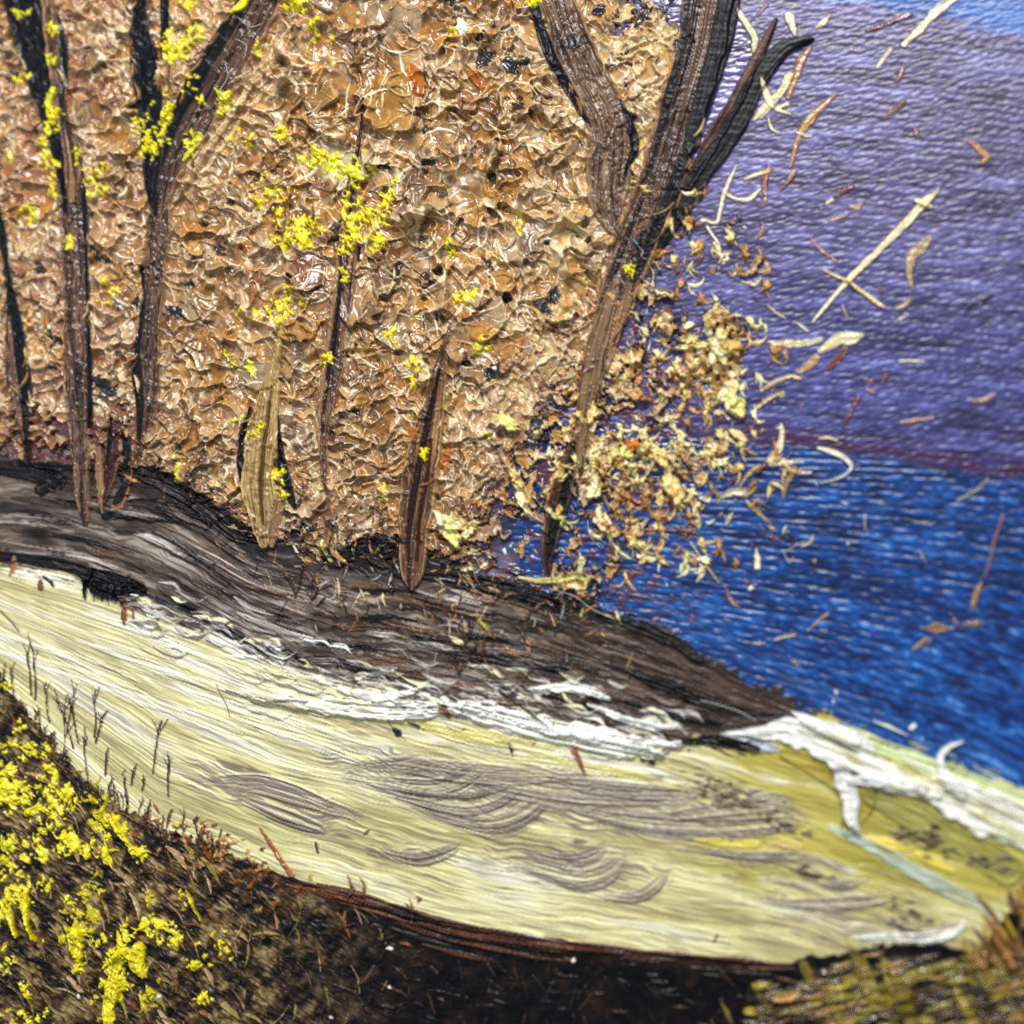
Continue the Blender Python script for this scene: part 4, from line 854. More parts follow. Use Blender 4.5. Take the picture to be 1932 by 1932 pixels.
# scattered small leaves at the ragged edge of the foliage
nf = 0
while nf < 110:
    x = rng.uniform(1010, 1520); y = rng.uniform(330, 1100)
    k = max(math.exp(-((x - 1350) / 95) ** 2 - ((y - 690) / 90) ** 2), .5 * math.exp(-((x - 1190) / 140) ** 2 - ((y - 900) / 150) ** 2), .45 * math.exp(-((x - 1330) / 120) ** 2 - ((y - 820) / 230) ** 2), .3 * math.exp(-((x - 1300) / 70) ** 2 - ((y - 450) / 110) ** 2))
    if rng.random() > k or y > np.interp(x, [p[0] for p in bank_top], [p[1] for p in bank_top]) - 6: continue
    nf += 1
    s = rng.uniform(3.5, 13) * (1.25 if k > .6 else .9)
    pal = [CREAM, LEAFY, OCHRE, RUST, LEAFY, [(196, 190, 96), (222, 216, 150)]][rng.choice(6, p=[.2, .3, .2, .1, .12, .08])]
    i = piece('leaf_fleck', P_LAKE if y > 815 else P_HILL, None) if s > 8 else (P_LAKE if y > 815 else P_HILL)
    dab(x, y, s * rng.uniform(1, 1.9), s * rng.uniform(.45, .8), rng.uniform(-.9, 2.2), pal, h=rng.uniform(2.5, 5), irr=.6, lab=i if s > 8 else None, tip=rng.uniform(-.5, .5), rim=1.0)
    if rng.random() < .4:
        an = rng.uniform(.8, 2.4); l = s * rng.uniform(1.5, 3.2)
        stroke([(x, y, 2.2), (x + l * math.cos(an) * .6, y + l * math.sin(an) * .6, 1.8), (x + l * math.cos(an + .5), y + l * math.sin(an + .5), .6)], pal, 3, bris=.8)
for k in range(420):
    x = rng.normal(1200, 150); y = rng.normal(820, 170)
    if x < 940 or y > np.interp(x, [p[0] for p in bank_top], [p[1] for p in bank_top]) - 4: continue
    s = rng.uniform(1.5, 5)
    dab(x, y, s * rng.uniform(1, 2.2), s * rng.uniform(.4, .8), rng.uniform(-.9, 2.2), [[(70, 26, 34), (100, 44, 44)], OCHRE, TAN, CREAM, [(52, 34, 60), (80, 50, 60)]][rng.choice(5, p=[.35, .2, .2, .1, .15])], h=2.5, irr=.7)
def flick(x, y, a, l, w_, pal, lab):
    bnd = rng.uniform(-.9, .9)
    stroke([(x, y, w_ * .35), (x + l * .35 * math.cos(a), y + l * .35 * math.sin(a), w_), (x + l * .7 * math.cos(a + bnd * .5), y + l * .7 * math.sin(a + bnd * .5), w_ * .7), (x + l * math.cos(a + bnd), y + l * math.sin(a + bnd), .5)], pal, rng.uniform(2, 3.6), bris=1.0, freq=.5, edge=.6, wob_=.35, lab=lab)
nfl = 0
while nfl < 230:
    x = rng.uniform(1030, 1500); y = rng.uniform(330, 1090)
    k = max(math.exp(-((x - 1340) / 80) ** 2 - ((y - 690) / 90) ** 2), .6 * math.exp(-((x - 1200) / 120) ** 2 - ((y - 900) / 130) ** 2), .5 * math.exp(-((x - 1310) / 110) ** 2 - ((y - 800) / 200) ** 2), .3 * math.exp(-((x - 1300) / 70) ** 2 - ((y - 480) / 110) ** 2))
    if rng.random() > k or y > np.interp(x, [p[0] for p in bank_top], [p[1] for p in bank_top]) - 20: continue
    nfl += 1
    pal = [CREAM, LEAFY, OCHRE, LEAFY, [(196, 184, 96), (222, 214, 150), (180, 150, 80)], TAN][rng.choice(6, p=[.22, .3, .2, .1, .1, .08])]
    lab = piece('leaf_fleck', P_LAKE if y > 815 else P_HILL, None) if nfl < 90 else None
    a = rng.uniform(.5, 2.3)
    for q in range(rng.integers(1, 5)):
        flick(x, y, a + rng.uniform(-1.0, 1.0), rng.uniform(12, 36), rng.uniform(1.3, 4.6), pal, lab)
    if rng.random() < .5:
        dab(x, y, rng.uniform(5, 12), rng.uniform(3, 7), a, pal, h=6, irr=.6, lab=lab, rim=1.0, tip=.4)
# gold leaf cluster
for k in range(16):
    an = rng.uniform(0, 6.28); r = rng.uniform(6, 50)
    i = piece('leaf_dab', P_HILL)
    dab(1345 + r * 1.1 * math.cos(an), 655 + r * .75 * math.sin(an), rng.uniform(12, 26), rng.uniform(5, 10), an + rng.uniform(-.5, .5), [LEAFY, OCHRE, LEAFY, CREAM][rng.integers(0, 4)], h=9, irr=.5, lab=i, rim=1.1, tip=.3)
for (x, y, a, b, an, pal) in ((1185, 850, 24, 12, -.4, [(206, 196, 96), (226, 220, 140), (180, 160, 70)]), (1125, 925, 18, 15, .4, CREAM), (1135, 985, 20, 14, 1.2, OCHRE + CREAM), (1270, 920, 30, 15, 1.3, LEAFY), (1245, 860, 22, 12, 1.2, LEAFY),
                              (960, 800, 20, 14, .4, [(190, 190, 80), (220, 214, 140)]), (985, 925, 12, 34, -.3, LEAFY), (985, 945, 30, 9, 1.1, CREAM), (850, 985, 34, 17, .35, CREAM), (890, 1000, 24, 12, -.6, LEAFY + CREAM), (855, 1010, 22, 12, .9, [(200, 196, 100), (226, 222, 150)]),
                              (1375, 745, 16, 28, .3, CREAM + [(210, 200, 110)]), (1390, 765, 14, 20, -.4, [(206, 196, 96), (226, 220, 140)]), (1205, 745, 16, 10, .6, OCHRE), (1120, 780, 12, 20, .2, LEAFY)):
    i = piece('leaf_dab', P_LAKE); dab(x, y, a, b, an, pal, h=9, irr=.55, lab=i, rim=1.2, tip=.2)
i = piece('leaf_dab', P_LAKE, 'bright orange leaf dab by the blue water'); dab(1195, 840, 13, 8, .2, [(190, 92, 14), (206, 116, 30)], h=7, irr=.5, lab=i)
i = piece('curled_stroke', P_BANK, 'pale yellow curl of paint lying on the top of the bank')
stroke([(980, 1090, 3), (1020, 1096, 6), (1060, 1092, 8), (1090, 1086, 8), (1108, 1096, 6), (1104, 1110, 3), (1088, 1112, 1)], [(140, 120, 90), (190, 176, 110), (220, 214, 130)], 6, lab=i, ct=.5)
# orange dabs among the foliage
for (x, y, a, b, an) in ((792, 158, 15, 36, -.35), (900, 150, 22, 12, .9), (468, 470, 10, 9, .3), (782, 815, 9, 12, 0), (842, 866, 11, 22, .1)):
    i = piece('leaf_dab', P_FOL, 'glossy orange dab among the tan foliage' if a == 15 else None); dab(x, y, a, b, an, [(128, 62, 12), (168, 90, 20), (150, 88, 34)], h=3, irr=.35, lab=i, rim=.3, streak=.1)
i = piece('hole', P_FOL, 'small round black hole in the foliage paint'); dab(957, 563, 9, 10, 0, [(14, 8, 8), (30, 14, 12)], h=-7, irr=.2, lab=i, rim=0)
for (x, y, a, b) in ((1045, 560, 10, 18), (1030, 585, 20, 9), (968, 125, 24, 12), (915, 110, 12, 16), (210, 735, 22, 18), (190, 720, 14, 8), (330, 590, 16, 14), (925, 500, 14, 6), (1080, 85, 12, 16), (1215, 35, 7, 20), (930, 700, 12, 16), (1130, 22, 10, 14)):
    dab(x, y, a, b, rng.uniform(0, 1), [(14, 13, 16), (30, 28, 30), (54, 46, 40)], h=3, irr=.6)
# leaves on the bank
for k in range(70):
    x = rng.uniform(560, 1180); b0 = np.interp(x, [p[0] for p in bank_top], [p[1] for p in bank_top])
    y = b0 + rng.exponential(46) - 12
    if 748 < x < 812 and y < 1120: continue
    pal = [CREAM, TAN, OCHRE, RUST, [(150, 150, 50), (180, 176, 80)], BLACK][rng.choice(6, p=[.2, .24, .2, .14, .12, .1])]
    s = rng.uniform(3, 10)
    i = piece('leaf_fleck', P_BANK) if s > 7 else None
    dab(x, y, s * rng.uniform(1, 2.3), s * rng.uniform(.3, .6), rng.uniform(.2, 2.8), pal, h=4, irr=.9, lab=i, tip=rng.uniform(-.6, .6))
for k in range(330):
    x = rng.uniform(225, 800); y = rng.uniform(835, 1062)
    b0 = np.interp(x, [p[0] for p in bank_top], [p[1] for p in bank_top])
    if abs(y - b0 + 20) > 75 * rng.random() + 10 or 455 < x < 540 or 755 < x < 815: continue
    s = rng.uniform(2, 7); pal = [BLACK, [(44, 32, 26), (72, 54, 40)], TAN, [(150, 130, 96), (190, 172, 136)], OCHRE, [(96, 96, 50), (140, 136, 80)]][rng.choice(6, p=[.36, .26, .14, .1, .08, .06])]
    dab(x, y, s * rng.uniform(1, 2.6), s * rng.uniform(.4, .8), rng.uniform(-.4, 2.6), pal, h=3.5, irr=.9, tip=rng.uniform(-.5, .5))
for k in range(190):
    x = rng.normal(790, 170); y = np.interp(x, [p[0] for p in bank_top], [p[1] for p in bank_top]) + rng.uniform(10, 170) * rng.random() ** .6 + 6
    if 748 < x < 812 and y < 1120: continue
    l = rng.uniform(8, 40); a = rng.normal(1.3, .8)
    pal = [[(30, 24, 22), (52, 42, 36)], TAN, [(150, 128, 90), (196, 178, 136)], [(110, 76, 40), (140, 100, 56)], [(130, 122, 116), (176, 170, 164)]][rng.choice(5, p=[.36, .2, .14, .14, .16])]
    w_ = rng.uniform(.8, 3)
    stroke([(x, y, w_ * .5), (x + l * .5 * math.cos(a), y + l * .5 * math.sin(a), w_), (x + l * math.cos(a + .08), y + l * math.sin(a + .08), .5)], pal, 1.8, bris=.6, wob_=.4)
for x, y in ((868, 1270), (880, 1215), (905, 1250), (590, 1130), (560, 1120)):
    for k in range(5):
        stroke([(x, y, 1.6), (x + rng.uniform(-14, 14), y - rng.uniform(14, 34), 1.4), (x + rng.uniform(-30, 30), y - rng.uniform(30, 64), .8)], DBRN + TAN[:1], 2.5, bris=.5)
# small dark and rust drips on the sand
for pts, pal in (([(84, 1088, 2), (100, 1100, 3), (102, 1108, 1)], BLACK), ([(30, 1052, 3), (26, 1075, 4), (20, 1085, 2)], [(170, 120, 100), (140, 90, 60)]), ([(78, 1098, 4), (80, 1108, 5)], RUST), ([(236, 1130, 3), (236, 1165, 5), (238, 1180, 1)], RUST), ([(252, 1150, 2), (254, 1164, 2)], RUST),
                 ([(746, 1376, 4), (752, 1382, 6)], BLACK), ([(964, 1412, 4), (966, 1418, 3)], BLACK), ([(1082, 1415, 5), (1088, 1424, 5), (1104, 1460, 2)], RUST + OCHRE[:1]), ([(1227, 1436, 3), (1232, 1438, 4)], BLACK), ([(1212, 1432, 3), (1214, 1434, 3)], BLACK),
                 ([(770, 1362, 2), (790, 1370, 3)], BLACK), ([(1354, 1762, 2), (1346, 1776, 2)], BLACK), ([(596, 1590, 3), (600, 1608, 2)], DBRN), ([(942, 1300, 1.5), (980, 1330, 1.5), (1030, 1366, 1)], DBRN), ([(838, 1336, 8), (846, 1346, 6)], TAN)):
    stroke(pts, pal, 3, bris=.6, wob_=.4)

# ================================================================== bushes in front
# brown twigs standing against the sand
def twig(x, y, h, lean, pal, w=1.8, kids=2, lab=None):
    pts = [(x, y, w), (x + lean * .4 + rng.uniform(-3, 3), y - h * .4, w * .9), (x + lean * .7 + rng.uniform(-3, 3), y - h * .75, w * 1.1), (x + lean, y - h, w * .5)]
    stroke(pts, pal, 3, bris=.8, wob_=.5, lab=lab)
    for k in range(kids):
        f = rng.uniform(.4, .95); a = rng.choice((-1, 1)) * rng.uniform(.1, .6)
        x1 = x + lean * f; y1 = y - h * f; l = h * rng.uniform(.15, .35)
        stroke([(x1, y1, w * .6), (x1 + l * math.sin(a), y1 - l * math.cos(a), w * .5)], pal, 2.5, bris=.5, lab=lab)
for (x, y, h, ln) in ((122, 1450, 140, 6), (140, 1410, 110, -34), (128, 1380, 90, 18), (150, 1400, 90, -20), (180, 1390, 90, 2), (182, 1400, 60, 22), (60, 1310, 90, -4), (68, 1320, 110, -6), (165, 1450, 80, -4), (250, 1480, 40, 10),
                      (290, 1458, 100, 16), (320, 1500, 82, -2), (200, 1460, 50, 6), (8, 1330, 80, 4), (240, 1500, 44, -8), (30, 1320, 60, -8), (96, 1360, 70, -12), (270, 1490, 26, 4)):
    i = piece('twig', P_UNDER); twig(x, y, h, ln, [(26, 18, 18), (52, 36, 28), (70, 48, 34)], lab=i)
for k in range(70):
    x = rng.uniform(60, 420); y = np.interp(x, [p[0] for p in sand_bot], [p[1] for p in sand_bot]) + rng.uniform(-12, 30)
    twig(x, y, rng.uniform(14, 46), rng.uniform(-14, 14), [(30, 20, 18), (66, 46, 32), (96, 66, 40)], w=1.5, kids=1)
for k in range(90):
    x = rng.normal(430, 70); y = np.interp(x, [p[0] for p in sand_bot], [p[1] for p in sand_bot]) + rng.normal(6, 26)
    dab(x, y, rng.uniform(3, 10), rng.uniform(2, 5), rng.uniform(0, 3), [[(96, 44, 18), (140, 72, 28)], [(60, 34, 22), (90, 54, 30)], [(160, 110, 60), (196, 150, 90)]][rng.integers(0, 3)], h=3, irr=.6)
i = piece('twig', P_UNDER, 'straight rust brown stem leaning over the sand edge'); stroke([(492, 1562, 2), (510, 1588, 4), (532, 1622, 4), (552, 1650, 5)], [(120, 62, 24), (156, 90, 40)], 4, lab=i)
for x, y, h in ((660, 1690, 40), (684, 1688, 34), (664, 1686, 20), (776, 1740, 46), (770, 1716, 12), (790, 1700, 10)):
    i = piece('twig', P_UNDER); stroke([(x, y, 2), (x + 4, y - h * .5, 3), (x - 3, y - h, 1)], [(90, 50, 26), (130, 78, 40)], 3, bris=.8, wob_=.5, lab=i)
# slanting dull strokes through the left bush
for k in range(900):
    x = rng.uniform(-80, 760); y = rng.uniform(1290, 2060)
    if y < np.interp(x, [p[0] for p in sand_bot], [p[1] for p in sand_bot]) + 10: continue
    l = rng.uniform(14, 60); a = rng.normal(.75, .35) if x < 450 else rng.normal(1.2, .6)
    pal = [[(92, 66, 36), (126, 98, 60)], [(36, 26, 22), (60, 42, 30)], [(120, 104, 52), (150, 132, 66)], [(14, 12, 16), (28, 22, 24)], [(150, 120, 82), (186, 158, 118)], [(110, 60, 28), (140, 84, 40)]][rng.choice(6, p=[.22, .16, .2, .16, .2, .06])]
    w_ = (rng.uniform(1.6, 6.5) if rng.random() < .45 else rng.uniform(.7, 2.0)) * (1 if x < 480 else .6)
    if x > 480 and rng.random() < .45: continue
    stroke([(x, y, w_ * .5), (x + l * .5 * math.cos(a), y + l * .5 * math.sin(a), w_), (x + l * math.cos(a + .15), y + l * math.sin(a + .15), .6)], pal, 3, bris=1.2, wob_=.4)
for k in range(330):
    x = rng.uniform(520, 1560); y = rng.uniform(1730, 2040)
    if y < np.interp(x, [p[0] for p in sand_bot], [p[1] for p in sand_bot]) + 20: continue
    l = rng.uniform(10, 46)
    a = rng.normal(1.45, .35) if rng.random() < .6 else rng.normal(.2, .2)
    pal = [[(50, 32, 20), (84, 54, 30)], [(24, 18, 20), (40, 30, 28)], [(84, 56, 30), (120, 84, 46)], [(10, 10, 14), (20, 18, 22)], [(30, 31, 38), (46, 46, 52)]][rng.choice(5, p=[.16, .44, .03, .30, .07])]
    stroke([(x, y, .6), (x + l * .5 * math.cos(a), y + l * .5 * math.sin(a), rng.uniform(1, 2.6)), (x + l * math.cos(a), y + l * math.sin(a), .6)], pal, 2.2, bris=.8, wob_=.3)
# long streaks along the top rim of the dark undergrowth
for k in range(60):
    x = rng.uniform(500, 1400); l = rng.uniform(60, 190); o_ = rng.exponential(16) - 4
    f = lambda xx: float(np.interp(xx, [p[0] for p in sand_bot], [p[1] for p in sand_bot])) + o_
    stroke([(x, f(x), 1), (x + l * .5, f(x + l * .5), rng.uniform(2, 5)), (x + l, f(x + l), .8)], [[(70, 42, 30), (104, 66, 42)], [(22, 16, 18), (40, 28, 26)], [(50, 24, 24), (76, 40, 32)]][rng.integers(0, 3)], 2.6, dry=.4, dry0=.1, bris=1.4)
# yellow green grass, lower right
tG2 = piece('grass', P_UNDER, 'yellow green tuft of brushed grass at the lower right', 'paint', 'stuff')
for k in range(800):
    x = rng.uniform(1400, 2000); y = rng.uniform(1800, 2080)
    yb = np.interp(x, [p[0] for p in sand_bot], [p[1] for p in sand_bot])
    l = rng.uniform(26, 90)
    if y - l * .85 < yb - 34 * rng.random() ** 3: continue; a = -math.pi / 2 - rng.normal(.45, .16)
    pal = [[(120, 102, 18), (160, 138, 26)], [(96, 92, 24), (130, 122, 36)], [(60, 44, 20), (96, 66, 30)], [(20, 16, 14), (40, 30, 20)], [(160, 112, 50), (196, 150, 90)], [(180, 156, 26), (150, 130, 30)]][rng.choice(6, p=[.12, .2, .32, .24, .09, .03])]
    w_ = rng.uniform(2, 8)
    stroke([(x, y, w_ * .7), (x + l * .5 * math.cos(a), y + l * .5 * math.sin(a), w_), (x + l * math.cos(a - .12), y + l * math.sin(a - .12), .6)], pal, 2.4, bris=1.2, wob_=.3, lab=tG2, soft=4)
for (x, y, l, w_) in ((1660, 1900, 130, 14), (1720, 1930, 150, 16), (1590, 1940, 90, 8), (1860, 1850, 90, 20), (1900, 1840, 80, 18), (1530, 1850, 50, 8), (1445, 1900, 40, 6), (1380, 1930, 40, 5), (1850, 1960, 110, 14)):
    i = piece('grass_blade', P_UNDER)
    stroke([(x, y, w_ * .8), (x - l * .22, y - l * .5, w_), (x - l * .5, y - l, 1)], [(90, 78, 18), (150, 128, 22), (116, 96, 28), (60, 50, 20)], 3, bris=1.4, lab=i, dry=.45, dry0=.2, soft=6, wob_=.3)
for k in range(46):
    x = rng.uniform(1840, 2040); y = rng.uniform(1700, 1830)
    if y < np.interp(x, [p[0] for p in sand_bot], [p[1] for p in sand_bot]) - 4: continue
    l = rng.uniform(30, 80); a = -2.1 + rng.normal(0, .25); w_ = rng.uniform(3, 9)
    stroke([(x, y, w_ * .6), (x + l * .5 * math.cos(a), y + l * .5 * math.sin(a), w_), (x + l * math.cos(a), y + l * math.sin(a), 1)], [[(120, 80, 44), (156, 112, 66)], [(86, 58, 34), (120, 84, 50)], [(150, 126, 30), (176, 150, 50)]][rng.integers(0, 3)], 3, bris=1.2, dry=.3, soft=4)

# ================================================================== yellow blossom
YEL = [(184, 170, 10), (216, 202, 16), (232, 220, 40), (202, 188, 12)]
YG = [(168, 176, 40), (196, 200, 48), (222, 216, 60)]
nb = [0]
def blossoms(cx, cy, sx, sy, n, s0, s1, parent, pal=YEL, ang=0.0):
    for k in range(int(n * (1.4 if parent == F else 1.05) + .5)):
        gx, gy = rng.normal(0, sx * .68), rng.normal(0, sy * .68)
        x = cx + gx * math.cos(ang) - gy * math.sin(ang); y = cy + gx * math.sin(ang) + gy * math.cos(ang)
        s = rng.uniform(s0, s1) * (.8 if rng.random() < .5 else .45)
        i = None if parent == F else parent
        if s > 5.5 and nb[0] < 285:
            nb[0] += 1; i = piece('blossom_dab', parent)
        dab(x, y, s * rng.uniform(.9, 1.5), s * rng.uniform(.55, .9), rng.uniform(.4, 2.2), pal, h=rng.uniform(2.6, 4.6), irr=.5, lab=i, rim=.3, streak=.3, lobes=int(rng.integers(0, 5)), lump=.12)
        if rng.random() < .45:
            t = rng.uniform(0, 6.28); r = s * rng.uniform(1.2, 2.6)
            stroke([(x, y, s * .35), (x + r * .6 * math.cos(t), y + r * .6 * math.sin(t), s * .22), (x + r * math.cos(t + .4), y + r * math.sin(t + .4), .7)], pal, 4, bris=1.0, wob_=.4, lab=i)
        for q in range(rng.integers(1, 4)):
            t = rng.uniform(0, 6.28); r = s * rng.uniform(1.0, 2.2)
            dab(x + r * math.cos(t), y + r * math.sin(t), rng.uniform(1.6, 4), rng.uniform(1.4, 3), t, pal, h=2.4, irr=.5, lab=None if parent == F else parent)
F = P_FOL
for a in ((645, 318, 42, 26, 18, 6, 14), (690, 410, 40, 34, 16, 6, 13), (660, 465, 26, 16, 9, 6, 12), (560, 430, 34, 34, 18, 5, 14), (520, 360, 40, 30, 12, 4, 9), (715, 458, 14, 10, 4, 7, 11), (610, 300, 14, 8, 4, 5, 9), (735, 380, 16, 40, 8, 4, 9),
          (525, 590, 34, 16, 9, 5, 10), (545, 560, 8, 22, 5, 4, 8), (655, 535, 8, 16, 3, 6, 9), (882, 558, 24, 10, 4, 6, 12), (740, 635, 12, 16, 4, 5, 9), (345, 100, 22, 26, 8, 6, 14), (370, 75, 16, 20, 5, 6, 12), (570, 10, 20, 26, 8, 8, 16), (600, 60, 26, 22, 6, 5, 10),
          (360, 10, 20, 14, 6, 5, 9), (310, 90, 14, 8, 3, 7, 11), (140, 460, 10, 16, 3, 8, 13), (56, 400, 9, 12, 3, 7, 10), (25, 305, 8, 10, 2, 6, 9), (100, 200, 6, 34, 6, 5, 9), (108, 240, 5, 20, 4, 5, 9), (92, 290, 8, 40, 9, 4, 8), (108, 335, 6, 26, 6, 5, 9),
          (100, 115, 6, 10, 2, 6, 9), (108, 60, 8, 14, 3, 4, 8), (190, 350, 26, 20, 7, 4, 8), (195, 325, 20, 8, 3, 4, 7), (280, 250, 24, 34, 26, 2, 5), (285, 280, 20, 20, 14, 2, 5), (320, 225, 8, 30, 10, 4, 7), (365, 180, 16, 26, 5, 4, 7), (425, 200, 14, 24, 6, 5, 10), (370, 280, 10, 22, 4, 5, 8),
          (460, 690, 24, 16, 5, 5, 9), (480, 100, 12, 10, 3, 4, 8), (618, 685, 5, 8, 2, 6, 9), (780, 720, 6, 8, 2, 6, 8), (905, 660, 16, 30, 6, 4, 9), (790, 690, 14, 20, 4, 4, 8), (488, 815, 8, 12, 3, 6, 9), (530, 905, 8, 16, 4, 5, 9), (338, 890, 7, 9, 2, 6, 10), (335, 855, 6, 6, 1, 6, 9),
          (450, 795, 8, 6, 2, 5, 8), (800, 855, 6, 14, 4, 4, 7), (920, 825, 5, 6, 1, 6, 8), (725, 935, 4, 10, 2, 4, 7), (1185, 515, 8, 10, 4, 3, 6), (850, 470, 6, 14, 3, 5, 9), (980, 420, 14, 14, 3, 5, 8), (40, 150, 12, 8, 3, 4, 8), (45, 30, 14, 8, 4, 4, 7), (470, 260, 26, 14, 4, 3, 6), (150, 300, 10, 10, 3, 4, 7), (200, 560, 20, 30, 5, 4, 8), (530, 250, 8, 12, 3, 5, 9), (865, 60, 8, 6, 2, 5, 8), (1010, 10, 20, 12, 6, 4, 8)):
    blossoms(*a, parent=F, pal=YEL if rng.random() < .7 else YEL + YG)
for (pts) in ([(415, 178, 4), (428, 190, 8), (438, 182, 5)], [(352, 308, 3), (368, 288, 6), (384, 262, 7)], [(96, 225, 3), (98, 200, 7), (106, 174, 5)], [(312, 232, 4), (318, 215, 7), (330, 205, 4)], [(440, 30, 4), (462, 12, 8), (474, -6, 6)]):
    i = piece('blossom_dab', P_FOL); stroke(pts, YEL + YG, 6, lab=i, wob_=.4, bris=2)
B = piece('flowering_bush', None, 'cluster of bright yellow blossom dabs on the dark bush', 'paint', 'stuff')
for a in ((18, 1480, 30, 40, 16, 7, 16), (30, 1510, 24, 20, 8, 8, 15), (60, 1415, 34, 20, 9, 6, 13), (45, 1375, 18, 26, 6, 4, 9), (110, 1500, 24, 26, 12, 7, 15), (90, 1530, 36, 20, 12, 8, 16), (115, 1590, 34, 22, 16, 9, 18), (80, 1470, 14, 14, 4, 6, 10),
          (200, 1540, 20, 40, 12, 7, 14), (195, 1580, 24, 30, 10, 7, 14), (255, 1605, 12, 10, 4, 8, 13), (165, 1610, 16, 10, 5, 7, 12), (20, 1640, 26, 46, 16, 8, 16), (45, 1690, 16, 30, 8, 8, 16), (12, 1600, 14, 24, 6, 7, 12), (150, 1740, 22, 44, 16, 8, 16), (150, 1790, 14, 26, 8, 7, 13), (165, 1670, 20, 16, 6, 6, 11), (85, 1660, 10, 20, 4, 5, 9),
          (280, 1770, 40, 20, 12, 7, 14), (262, 1810, 16, 24, 8, 8, 15), (320, 1755, 16, 18, 6, 7, 12), (215, 1860, 14, 50, 18, 7, 14), (275, 1700, 8, 14, 3, 6, 11), (345, 1700, 8, 30, 4, 3, 6), (410, 1790, 30, 30, 14, 2, 5), (370, 1825, 8, 6, 2, 7, 11), (380, 1880, 16, 8, 3, 6, 12), (280, 1900, 12, 5, 2, 7, 11), (235, 1790, 8, 26, 5, 5, 9), (265, 1880, 24, 18, 5, 5, 10),
          (45, 1870, 16, 14, 5, 6, 12), (60, 1930, 30, 24, 8, 4, 9), (15, 1800, 20, 30, 6, 5, 9), (30, 1930, 24, 20, 8, 5, 9), (8, 1300, 12, 12, 4, 5, 9), (2, 1420, 8, 16, 3, 6, 10), (130, 1690, 8, 14, 3, 4, 8), (180, 1900, 14, 14, 3, 4, 8), (340, 1560, 10, 5, 1, 4, 6), (250, 1555, 8, 6, 1, 4, 7), (70, 1760, 10, 26, 4, 4, 8)):
    blossoms(*a, parent=B, pal=[YEL, YEL, YEL[:2] + YG[:1], [(170, 156, 14), (204, 190, 18)]][rng.integers(0, 4)])
for pts in ([(215, 1545, 5), (232, 1575, 6), (252, 1600, 8), (266, 1612, 4)], [(8, 1700, 6), (22, 1735, 7), (34, 1765, 3)], [(48, 1690, 6), (52, 1730, 5), (66, 1770, 2)], [(142, 1760, 12), (150, 1800, 10), (148, 1830, 6)], [(226, 1800, 8), (216, 1850, 13), (210, 1900, 12), (206, 1940, 5)], [(262, 1790, 14), (258, 1820, 15), (266, 1840, 8)], [(196, 1825, 3), (210, 1810, 6), (232, 1800, 6)], [(352, 1680, 2), (366, 1710, 4), (378, 1738, 2)]):
    i = piece('blossom_dab', B); stroke(pts, YEL, 7, lab=i, wob_=.5, bris=3.2, cross=3)

# white specks of dried paint
for (x, y, s) in ((682, 486, 4), (308, 760, 4), (100, 1955, 3), (1722, 1372, 6), (1578, 1306, 4), (1082, 1812, 4), (1740, 1395, 2), (735, 1790, 5), (952, 1040, 4), (974, 1040, 4), (735, 1862, 3), (1572, 1325, 3), (1600, 1025, 3), (300, 1880, 4), (148, 1880, 4), (872, 57, 13), (620, 1942, 4), (625, 1920, 3)):
    dab(x, y, s * 1.2, s * .8, rng.uniform(0, 3), WHITE, h=3, irr=.4)

# ------------------------------------------------------------------ finish the relief
H = np.maximum(H, 0.3)
LEANMASK = (np.abs(H - LEAF_H) < .01).astype(np.float32)
for _ in range(3):
    LEANMASK[1:-1, 1:-1] = (LEANMASK[1:-1, 1:-1] * 2 + LEANMASK[:-2, 1:-1] + LEANMASK[2:, 1:-1] + LEANMASK[1:-1, :-2] + LEANMASK[1:-1, 2:]) / 6
out = ((X < -70) | (X > 2002) | (Y < -70) | (Y > 2002))      # coarse surround: small pieces dissolve into their zone
L[((L == P_HILL) | (L == P_SKY)) & (X < 1300) & (Y < 420)] = P_FOL
L[(L == P_SKY) & (X < 1420)] = P_HILL
def one_body(lab, sx, sy, other):
    """patches cut off from the main body by thicker paint belong to that paint"""
    m_ = (L == lab); q_ = m_[::3, ::3]; r_ = np.zeros_like(q_)
    r_[np.searchsorted(ys[::3], sy), np.searchsorted(xs[::3], sx)] = True
    c_ = 0
    for n_ in range(3000):
        g_ = r_.copy()
        g_[1:] |= r_[:-1]; g_[:-1] |= r_[1:]; g_[:, 1:] |= r_[:, :-1]; g_[:, :-1] |= r_[:, 1:]
        g_ &= q_
        g_[np.searchsorted(ys[::3], sy), np.searchsorted(xs[::3], sx)] = True
        k_ = g_.sum()
        if k_ == c_: break
        c_ = k_; r_ = g_
    g_ = r_.copy()
    for _ in range(2):
        t_ = g_.copy(); t_[1:] |= g_[:-1]; t_[:-1] |= g_[1:]; t_[:, 1:] |= g_[:, :-1]; t_[:, :-1] |= g_[:, 1:]; g_ = t_
    big = np.repeat(np.repeat(g_, 3, 0), 3, 1)[:NY, :NX]
    L[m_ & ~big] = other
one_body(P_HILL, 1700, 330, P_FOL)
one_body(P_LAKE, 1700, 1050, P_FOL)
# pieces that stayed tiny join the zone or piece they belong to
nvis = np.bincount(L.ravel(), minlength=_next[0])
def zone(i):
    return PIECES[i]['parent'] or i
lut = np.arange(_next[0])
for i in range(1, _next[0]):
    if nvis[i] < 14 and PIECES[i]['parent']:
        p = PIECES[i]['parent']
        lut[i] = p
L = lut[L]

